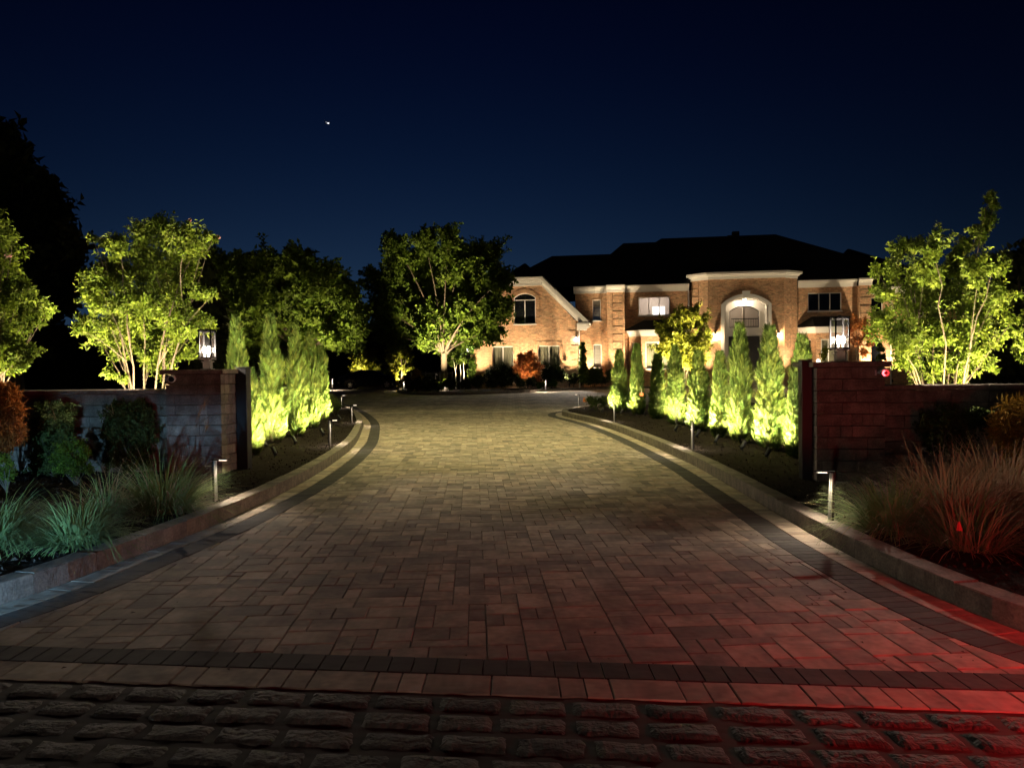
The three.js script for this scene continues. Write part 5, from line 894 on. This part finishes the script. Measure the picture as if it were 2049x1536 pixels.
// --- hipped roofs
function hip(u0, u1, w0, w1, y, r0, r1, ry, rw) { const A = [u0, y, w1], B = [u1, y, w1], D = [u1, y, w0], E = [u0, y, w0], R0 = [r0, ry, rw], R1 = [r1, ry, rw]; part(house, 'roof', fromTris([...A, ...B, ...R1, ...A, ...R1, ...R0, ...B, ...D, ...R1, ...D, ...E, ...R0, ...D, ...R0, ...R1, ...E, ...A, ...R0]), M.roof); }
hip(-17.3, -3.0, -11.8, 0.31, EAVE + 0.445, -13.4, -6, 10.05, -6);
hip(-11.4, -2.0, -11.9, 0.32, EAVE + 0.446, -7.95, -3, 10.85, -6.1);
hip(-10.5, 11.4, -12.0, 0.33, EAVE + 0.447, -5.1, 3.2, 11.12, -6.2);
hip(5.4, 14.2, -10.4, -0.25, 6.5, 8.2, 8.35, 9.83, -6);
hip(-18.9, -12.2, -11, -1.5, 6.6, -15.6, -15.45, 9.55, -6);
part(house, 'roof', box(-10.2, -8.4, EAVE - 0.05, EAVE + 0.42, -2, -0.3), M.roof);
part(house, 'chimney', [box(0.1, 0.6, 10.6, 11.42, -6.5, -6.0), box(-0.25, 0.1, 10.6, 11.16, -6.4, -6.1)], M.roof);
// body behind the facades, so that nothing shows through
part(house, 'interior_wall', [box(-10.85, 13.3, V0, 3.4, -4.2, -4.0), box(-10.85, 13.3, 6.42, 6.5, -10.8, -0.32)], M.door);

// --- lamps on and below the facade
const houseUp = (label, u, w, tu, tv, tw, I, ang = 0.75) => uplight(label, HW(u, 0.2, w), HW(tu, tv, tw), I, ang, HOUSE, { size: 1.4 });
houseUp('wall-washing spotlight at the right corner of the garage wing', -11.35, 3.8, -11.7, 5.6, 2.5, 132, 0.8);
houseUp('wall-washing spotlight at the left corner of the garage wing', -17.5, 3.8, -17.3, 5.6, 2.5, 132, 0.8);
houseUp('wall-washing spotlight between the ground-floor windows', -14.4, 4.0, -14.4, 5.2, 2.5, 181, 0.85);
houseUp('spotlight washing the recessed wall with narrow windows', -10.3, 1.0, -10.0, 5.4, 0, 156, 0.8);
houseUp('spotlight below the left quoin column', -8.3, 0.95, -8.3, 3.6, 0.45, 333, 0.42);
houseUp('spotlight below the left bay window', -5.7, 2.1, -5.7, 5, 0.3, 232, 0.8);
houseUp('spotlight left of the entrance', -2.7, 2.2, -2.6, 5, 1.1, 100, 0.7);
houseUp('spotlight right of the entrance', 2.8, 2.2, 2.7, 5, 1.1, 100, 0.7);
houseUp('spotlight below the right quoin column', 7.6, 0.95, 7.6, 3.6, 0.45, 333, 0.42);
houseUp('spotlight on the far right wall of the house', 9.3, 0.3, 9.2, 4.2, -0.6, 130, 0.7);
houseUp('small spotlight below the narrow shrub at the wing corner', -10.6, 3.5, -10.55, 2, 2.6, 40, 0.6);
houseUp('spotlight below the right bay window', 5.2, 2.3, 5.2, 6, 0.3, 45, 0.8);
{ const t = thing('wall_floodlight', 'small floodlight hanging on the right corner of the garage wing', 'wall light', HW(-10.98, 3.45, 2.62).toArray(), HYAW); part(t, 'bracket', [box(-0.015, 0.015, 0.05, 0.9, -0.08, -0.05), box(-0.04, 0.04, 0, 0.08, -0.09, 0.0)], M.bronze); part(t, 'lens', new THREE.SphereGeometry(0.06, 10, 8).translate(0, -0.06, 0.02), glowMat(0.9, 0.9, 1, 5)); point(t, V(0, -0.14, 0.04), C(0.95, 0.92, 1), 1.5, 2); spot(t, V(0, -0.14, 0.05), V(-0.5, -3.3, 7), C(1, 0.9, 0.75), 90, 0.85, 0.9, 2); }
function globeLamp(label, x, y, z, h, r, I, col) { const t = thing('globe_lamp', label, 'lamp', [x, y, z]); part(t, 'post', cyl(0.03, 0.025, h - r, 10), M.blackMetal); part(t, 'collar', cyl(0.06, 0.05, 0.06, 10, h - r - 0.02), M.blackMetal); part(t, 'globe', new THREE.SphereGeometry(r, 16, 12).translate(0, h + r * 0.6, 0), glowMat(...col, 9)); point(t, V(0, h + r * 0.6, 0), C(...col), I, 3); }
{ const p = atDepth(937, 770, 49.6); globeLamp('glowing white globe lamp on a slim post at the left house corner', p.x, 0.1, p.z, 2.5, 0.11, 42, [1, 0.92, 0.8]); }
{ const p = atDepth(1638, 770, 44); globeLamp('small glowing globe lamp left of the right lantern', p.x, 0.1, p.z, 1.5, 0.1, 8, [1, 0.88, 0.68]); }

// ---------------------------------------------------------------- car, fence, marker flags, aircraft, lamps of vehicles out of the frame
{
  const p = atDepth(739, 770, 58.8), car = thing('parked_car', 'black sedan parked side-on at the edge of the forecourt', 'car', [p.x + 0.1, 0, p.z], -0.03);
  const paint = phy({ color: C(0.006, 0.006, 0.007), roughness: 0.18, clearcoat: 1, clearcoatRoughness: 0.04 }), half = 0.89;
  const body = [[-2.34, 0.42], [-2.38, 0.62], [-2.36, 0.86], [-2.25, 0.98], [-1.72, 1.06], [-1.1, 1.32], [-0.7, 1.42], [0.0, 1.45], [0.42, 1.39], [1.15, 1.03], [1.75, 0.93], [2.2, 0.78], [2.38, 0.6], [2.36, 0.38], [2.1, 0.22], [1.78, 0.22]];
  const wheelArc = (cx) => Array.from({ length: 9 }, (_, i) => { const a = i / 8 * Math.PI; return [cx + Math.cos(a) * 0.37, 0.31 + Math.sin(a) * 0.36]; });
  const s = pathOf([...body, ...wheelArc(1.4), [0.9, 0.2], [-0.9, 0.2], ...wheelArc(-1.38), [-2.0, 0.26]], THREE.Shape);
  const g = new THREE.ExtrudeGeometry(s, { depth: half * 2 - 0.3, bevelEnabled: true, bevelThickness: 0.15, bevelSize: 0.08, bevelOffset: -0.08, bevelSegments: 4 }); g.translate(0, 0, -half + 0.15);
  { const q = g.attributes.position; for (let i = 0; i < q.count; i++) { const y = q.getY(i); if (y > 0.95) q.setZ(i, q.getZ(i) * (1 - (y - 0.95) * 0.42)); } g.computeVertexNormals(); }
  const b = part(car, 'body', clean(g), paint);
  const side = (P) => { const sh = pathOf(P, THREE.Shape), w = new THREE.ExtrudeGeometry(sh, { depth: 0.012, bevelEnabled: false }); return w; };
  for (const sgn of [1, -1]) for (const P of [[[-1.45, 1.04], [-1.05, 1.25], [-0.62, 1.36], [-0.33, 1.375], [-0.3, 1.02]], [[-0.24, 1.02], [-0.27, 1.375], [0.0, 1.38], [0.38, 1.32], [0.98, 1.0]]]) { const w = side(P); w.rotateX(sgn * -0.36); const m = part(b, 'window', clean(w), M.darkGlass); m.position.set(0, 0.06, sgn > 0 ? 1.24 : -1.25); }
  for (const x of [1.4, -1.38]) for (const z of [0.8, -0.8]) {
    const w = part(car, 'wheel', clean(new THREE.TorusGeometry(0.245, 0.085, 12, 28)), std({ color: C(0.012, 0.012, 0.012), roughness: 0.9 })); w.position.set(x, 0.325, z);
    const spokes = [clean(new THREE.TorusGeometry(0.2, 0.02, 8, 28)), clean(cyl(0.05, 0.05, 0.05, 12, -0.025).rotateX(Math.PI / 2))]; for (let k = 0; k < 5; k++) { const sp = new RoundedBoxGeometry(0.085, 0.18, 0.035, 1, 0.01); sp.translate(0, 0.11, 0); sp.rotateZ(k / 5 * 6.283); spokes.push(clean(sp)); }
    const r = part(w, 'rim', spokes, std({ color: C(0.55, 0.53, 0.48), roughness: 0.35, metalness: 0.1 })); r.position.z = z > 0 ? 0.05 : -0.05;
    part(w, 'hub', clean(new THREE.CircleGeometry(0.2, 20).translate(0, 0, 0)), M.blackMetal).position.z = z > 0 ? 0.01 : -0.01;
  }
  for (const z of [0.62, -0.62]) { part(car, 'headlight', new RoundedBoxGeometry(0.3, 0.12, 0.3, 2, 0.04).rotateY(z > 0 ? -0.45 : 0.45).translate(2.12, 0.7, z * 1.05), phy({ color: C(0.5, 0.5, 0.55), roughness: 0.1, metalness: 0.5, clearcoat: 1 })); part(car, 'tail_light', new RoundedBoxGeometry(0.2, 0.14, 0.34, 2, 0.04).translate(-2.22, 0.82, z * 1.03), phy({ color: C(0.3, 0.02, 0.02), roughness: 0.15, clearcoat: 1 })); part(car, 'mirror', new RoundedBoxGeometry(0.12, 0.1, 0.16, 2, 0.03).translate(0.82, 1.05, z * 1.55), paint); }
  part(car, 'door_handle', [box(-0.62, -0.45, 0.86, 0.885, 0.9, 0.915), box(0.32, 0.49, 0.84, 0.865, 0.9, 0.915)], M.blackMetal);
}
{ // metal picket fence beside the house
  const p = atDepth(822, 770, 57), q = atDepth(905, 770, 55), L0 = p.distanceTo(q), t = thing('picket_fence', 'low dark metal picket fence behind the shade tree trunk', 'fence', [p.x, 0.05, p.z], -Math.atan2(q.z - p.z, q.x - p.x));
  const rod = []; for (let x = 0.1; x < L0; x += 0.115) rod.push(box(x - 0.008, x + 0.008, 0.08, 1.2, -0.008, 0.008)); const pm = std({ color: C(0.09, 0.09, 0.09), roughness: 0.5 });
  tag(part(t, 'pickets', rod, pm), null, null, null, 'stuff'); part(t, 'rail', box(0, L0, 1.06, 1.1, -0.02, -0.009), pm); part(t, 'rail', box(0, L0, 0.14, 0.18, -0.02, -0.009), pm);
  for (const x of [0, L0 * 0.36, L0 * 0.7, L0]) part(t, 'fence_post', box(x - 0.04, x + 0.04, -0.05, 1.24, -0.1, -0.022), pm);
  spot(t, V(L0 * 0.55, 0.3, 2.4), V(L0 * 0.55, 0.7, 0), WARM, 1.2, 0.9, 0.9);
}
function flag(label, pos, h, mat, turn) { const t = thing('marker_flag', label, 'marker flag', pos.toArray(), turn); part(t, 'wire', cyl(0.001, 0.001, h, 5), M.matBlack); const g = fromTris([0, h, 0, 0.012, h - 0.002, 0.004, 0.03, h - 0.065, 0.008, 0, h, 0, 0.03, h - 0.065, 0.008, -0.012, h - 0.06, -0.004]); part(t, 'flag', g, mat); }
{ const q = atDepth(1918, 1055, 5.05); flag('small red marker flag in the dark right bed', V(q.x, 0.1, q.z), q.y - 0.1 + 0.04, std({ color: C(0.3, 0.035, 0.035), roughness: 0.9, side: THREE.DoubleSide }), 0.3);
  const r = atDepth(1169, 803, 25); const t = thing('marker_flag', 'small orange marker flag by the shrubs on the right kerb tip', 'marker flag', [r.x, 0.1, r.z]); part(t, 'wire', cyl(0.004, 0.003, 0.4, 5), M.steel); part(t, 'flag', fromTris([0, 0.42, 0, 0.08, 0.24, 0.02, -0.05, 0.26, 0]), std({ color: C(0.8, 0.22, 0.06), roughness: 0.7, side: THREE.DoubleSide }));
  const s = atDepth(1284, 789, 21.4); const tg = thing('plant_tag', 'orange plant tag hanging in the pointed second last right arborvitae', 'tag', s.toArray()); part(tg, 'tag', new RoundedBoxGeometry(0.10, 0.08, 0.006, 1, 0.002), std({ color: C(0.75, 0.2, 0.06), roughness: 0.7 })); part(tg, 'string', cyl(0.002, 0.002, 0.1, 4, 0.04), M.white); }
{ // aircraft high in the sky
  const p = atDepth(655, 246, 900), t = thing('aircraft', 'tiny lit aircraft crossing the night sky', 'aircraft', p.toArray(), 0.5), m = std({ color: C(0.6, 0.6, 0.6), roughness: 0.5 });
  part(t, 'fuselage', clean(new THREE.CapsuleGeometry(0.5, 6, 4, 10).rotateZ(Math.PI / 2 + 0.35)), m); part(t, 'wing', box(-0.8, 0.6, -0.08, 0.08, -4, 4), m); part(t, 'tail_fin', box(-3.6, -2.8, 1.1, 2.6, -0.08, 0.08), m);
  part(t, 'landing_light', new THREE.SphereGeometry(0.75, 12, 8).scale(1.5, 1, 1).translate(0.6, -0.4, 1), glowMat(0.95, 0.97, 1, 1.6)); part(t, 'strobe_light', new THREE.SphereGeometry(0.55, 8, 6).scale(1.6, 1, 1).translate(-1.7, 0.5, 1), glowMat(0.8, 0.85, 1, 0.22));
}
{ // a few fallen leaves and crumbs of mulch on the paving
  seed(401); const g = []; for (let i = 0; i < 130; i++) { const z = -3.8 - Math.pow(rnd(), 1.5) * 18, side = rnd() < 0.6, x = side ? (rnd() < 0.5 ? -2.55 + Math.abs(gauss()) * 0.5 : 2.35 - Math.abs(gauss()) * 0.5) : rr(-2.4, 2.3), s = rr(0.012, 0.032), q = leafTris(s, s * 0.6, V(gauss(), 0.05, gauss()), V(0, 1, 0), V(x, 0.011, z), 0.2); g.push(fromTris(q)); }
  const m = new THREE.Mesh(merge(g), std({ color: C(0.06, 0.042, 0.025), roughness: 1 })); m.name = 'fallen_leaves'; tag(m, 'few dry leaf scraps lying on the driveway pavers', 'leaves', null, 'stuff'); scene.add(m);
}
// a vehicle's red tail lamp and a cool LED work light stand just outside the picture; they colour the foreground
{
  const t = thing('tail_lamp', 'round red tail lamp on a stand beyond the lower right corner', 'lamp', [3.2, 0, -1.95], 0);
  part(t, 'stand', [cyl(0.14, 0.14, 0.02, 16), cyl(0.02, 0.02, 0.55, 10, 0.02)], M.blackMetal); part(t, 'housing', clean(new THREE.CylinderGeometry(0.12, 0.12, 0.06, 20).rotateX(Math.PI / 2).translate(0, 0.62, 0.075)), M.blackMetal);
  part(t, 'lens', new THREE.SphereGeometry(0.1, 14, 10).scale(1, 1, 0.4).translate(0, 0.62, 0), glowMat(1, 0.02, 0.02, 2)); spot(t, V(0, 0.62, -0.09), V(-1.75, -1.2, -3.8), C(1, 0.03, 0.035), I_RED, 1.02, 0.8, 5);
  const u = thing('work_light', 'small cool LED work light beyond the left edge', 'lamp', [-3.55, 0, -2.3], 0.3);
  part(u, 'stand', [cyl(0.12, 0.12, 0.02, 16), cyl(0.015, 0.015, 0.18, 8, 0.02)], M.blackMetal); part(u, 'housing', [box(-0.09, 0.09, 0.2, 0.3, 0.02, 0.06), box(-0.3, 0.3, 0.292, 0.3, -0.34, 0.02)], M.blackMetal);
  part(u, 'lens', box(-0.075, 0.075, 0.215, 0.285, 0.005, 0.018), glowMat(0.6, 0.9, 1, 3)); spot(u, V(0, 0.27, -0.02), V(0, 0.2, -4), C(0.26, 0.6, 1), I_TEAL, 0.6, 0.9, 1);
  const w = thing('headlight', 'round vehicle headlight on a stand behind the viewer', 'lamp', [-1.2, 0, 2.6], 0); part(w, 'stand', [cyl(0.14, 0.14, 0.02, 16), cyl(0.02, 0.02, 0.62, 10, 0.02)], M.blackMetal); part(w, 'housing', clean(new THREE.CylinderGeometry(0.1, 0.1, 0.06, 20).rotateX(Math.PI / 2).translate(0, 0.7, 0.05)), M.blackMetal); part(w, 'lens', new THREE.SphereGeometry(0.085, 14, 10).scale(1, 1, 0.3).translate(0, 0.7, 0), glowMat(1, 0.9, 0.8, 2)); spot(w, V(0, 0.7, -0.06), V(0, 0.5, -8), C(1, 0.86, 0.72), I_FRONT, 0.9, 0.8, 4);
}

{ // a street lamp on a tall pole left of the picture, its arm reaching over the driveway above the picture
  const t = thing('street_lamp', 'tall street lamp whose arm reaches over the driveway above the picture', 'street lamp', [-13.5, 0, -15.5], 0), y = 10.6, x = 13.2;
  part(t, 'pole', cyl(0.11, 0.07, y, 14), M.blackMetal); part(t, 'arm', limb([V(0, y - 0.1, 0), V(x * 0.3, y + 0.5, 0), V(x * 0.7, y + 0.6, 0), V(x, y + 0.15, 0)], 0.07, 0.04, 8), M.blackMetal);
  part(t, 'lamp_head', new RoundedBoxGeometry(0.7, 0.1, 0.28, 2, 0.03).translate(x, y + 0.1, 0), M.blackMetal); part(t, 'lens', box(x - 0.28, x + 0.28, y + 0.03, y + 0.045, -0.1, 0.1), glowMat(1, 0.9, 0.55, 4));
  spot(t, V(x, y, 0), V(x, 0, -2.4), C(1, 0.91, 0.4), I_STREET, 0.95, 1, 8);
}

renderer.render(scene, camera);
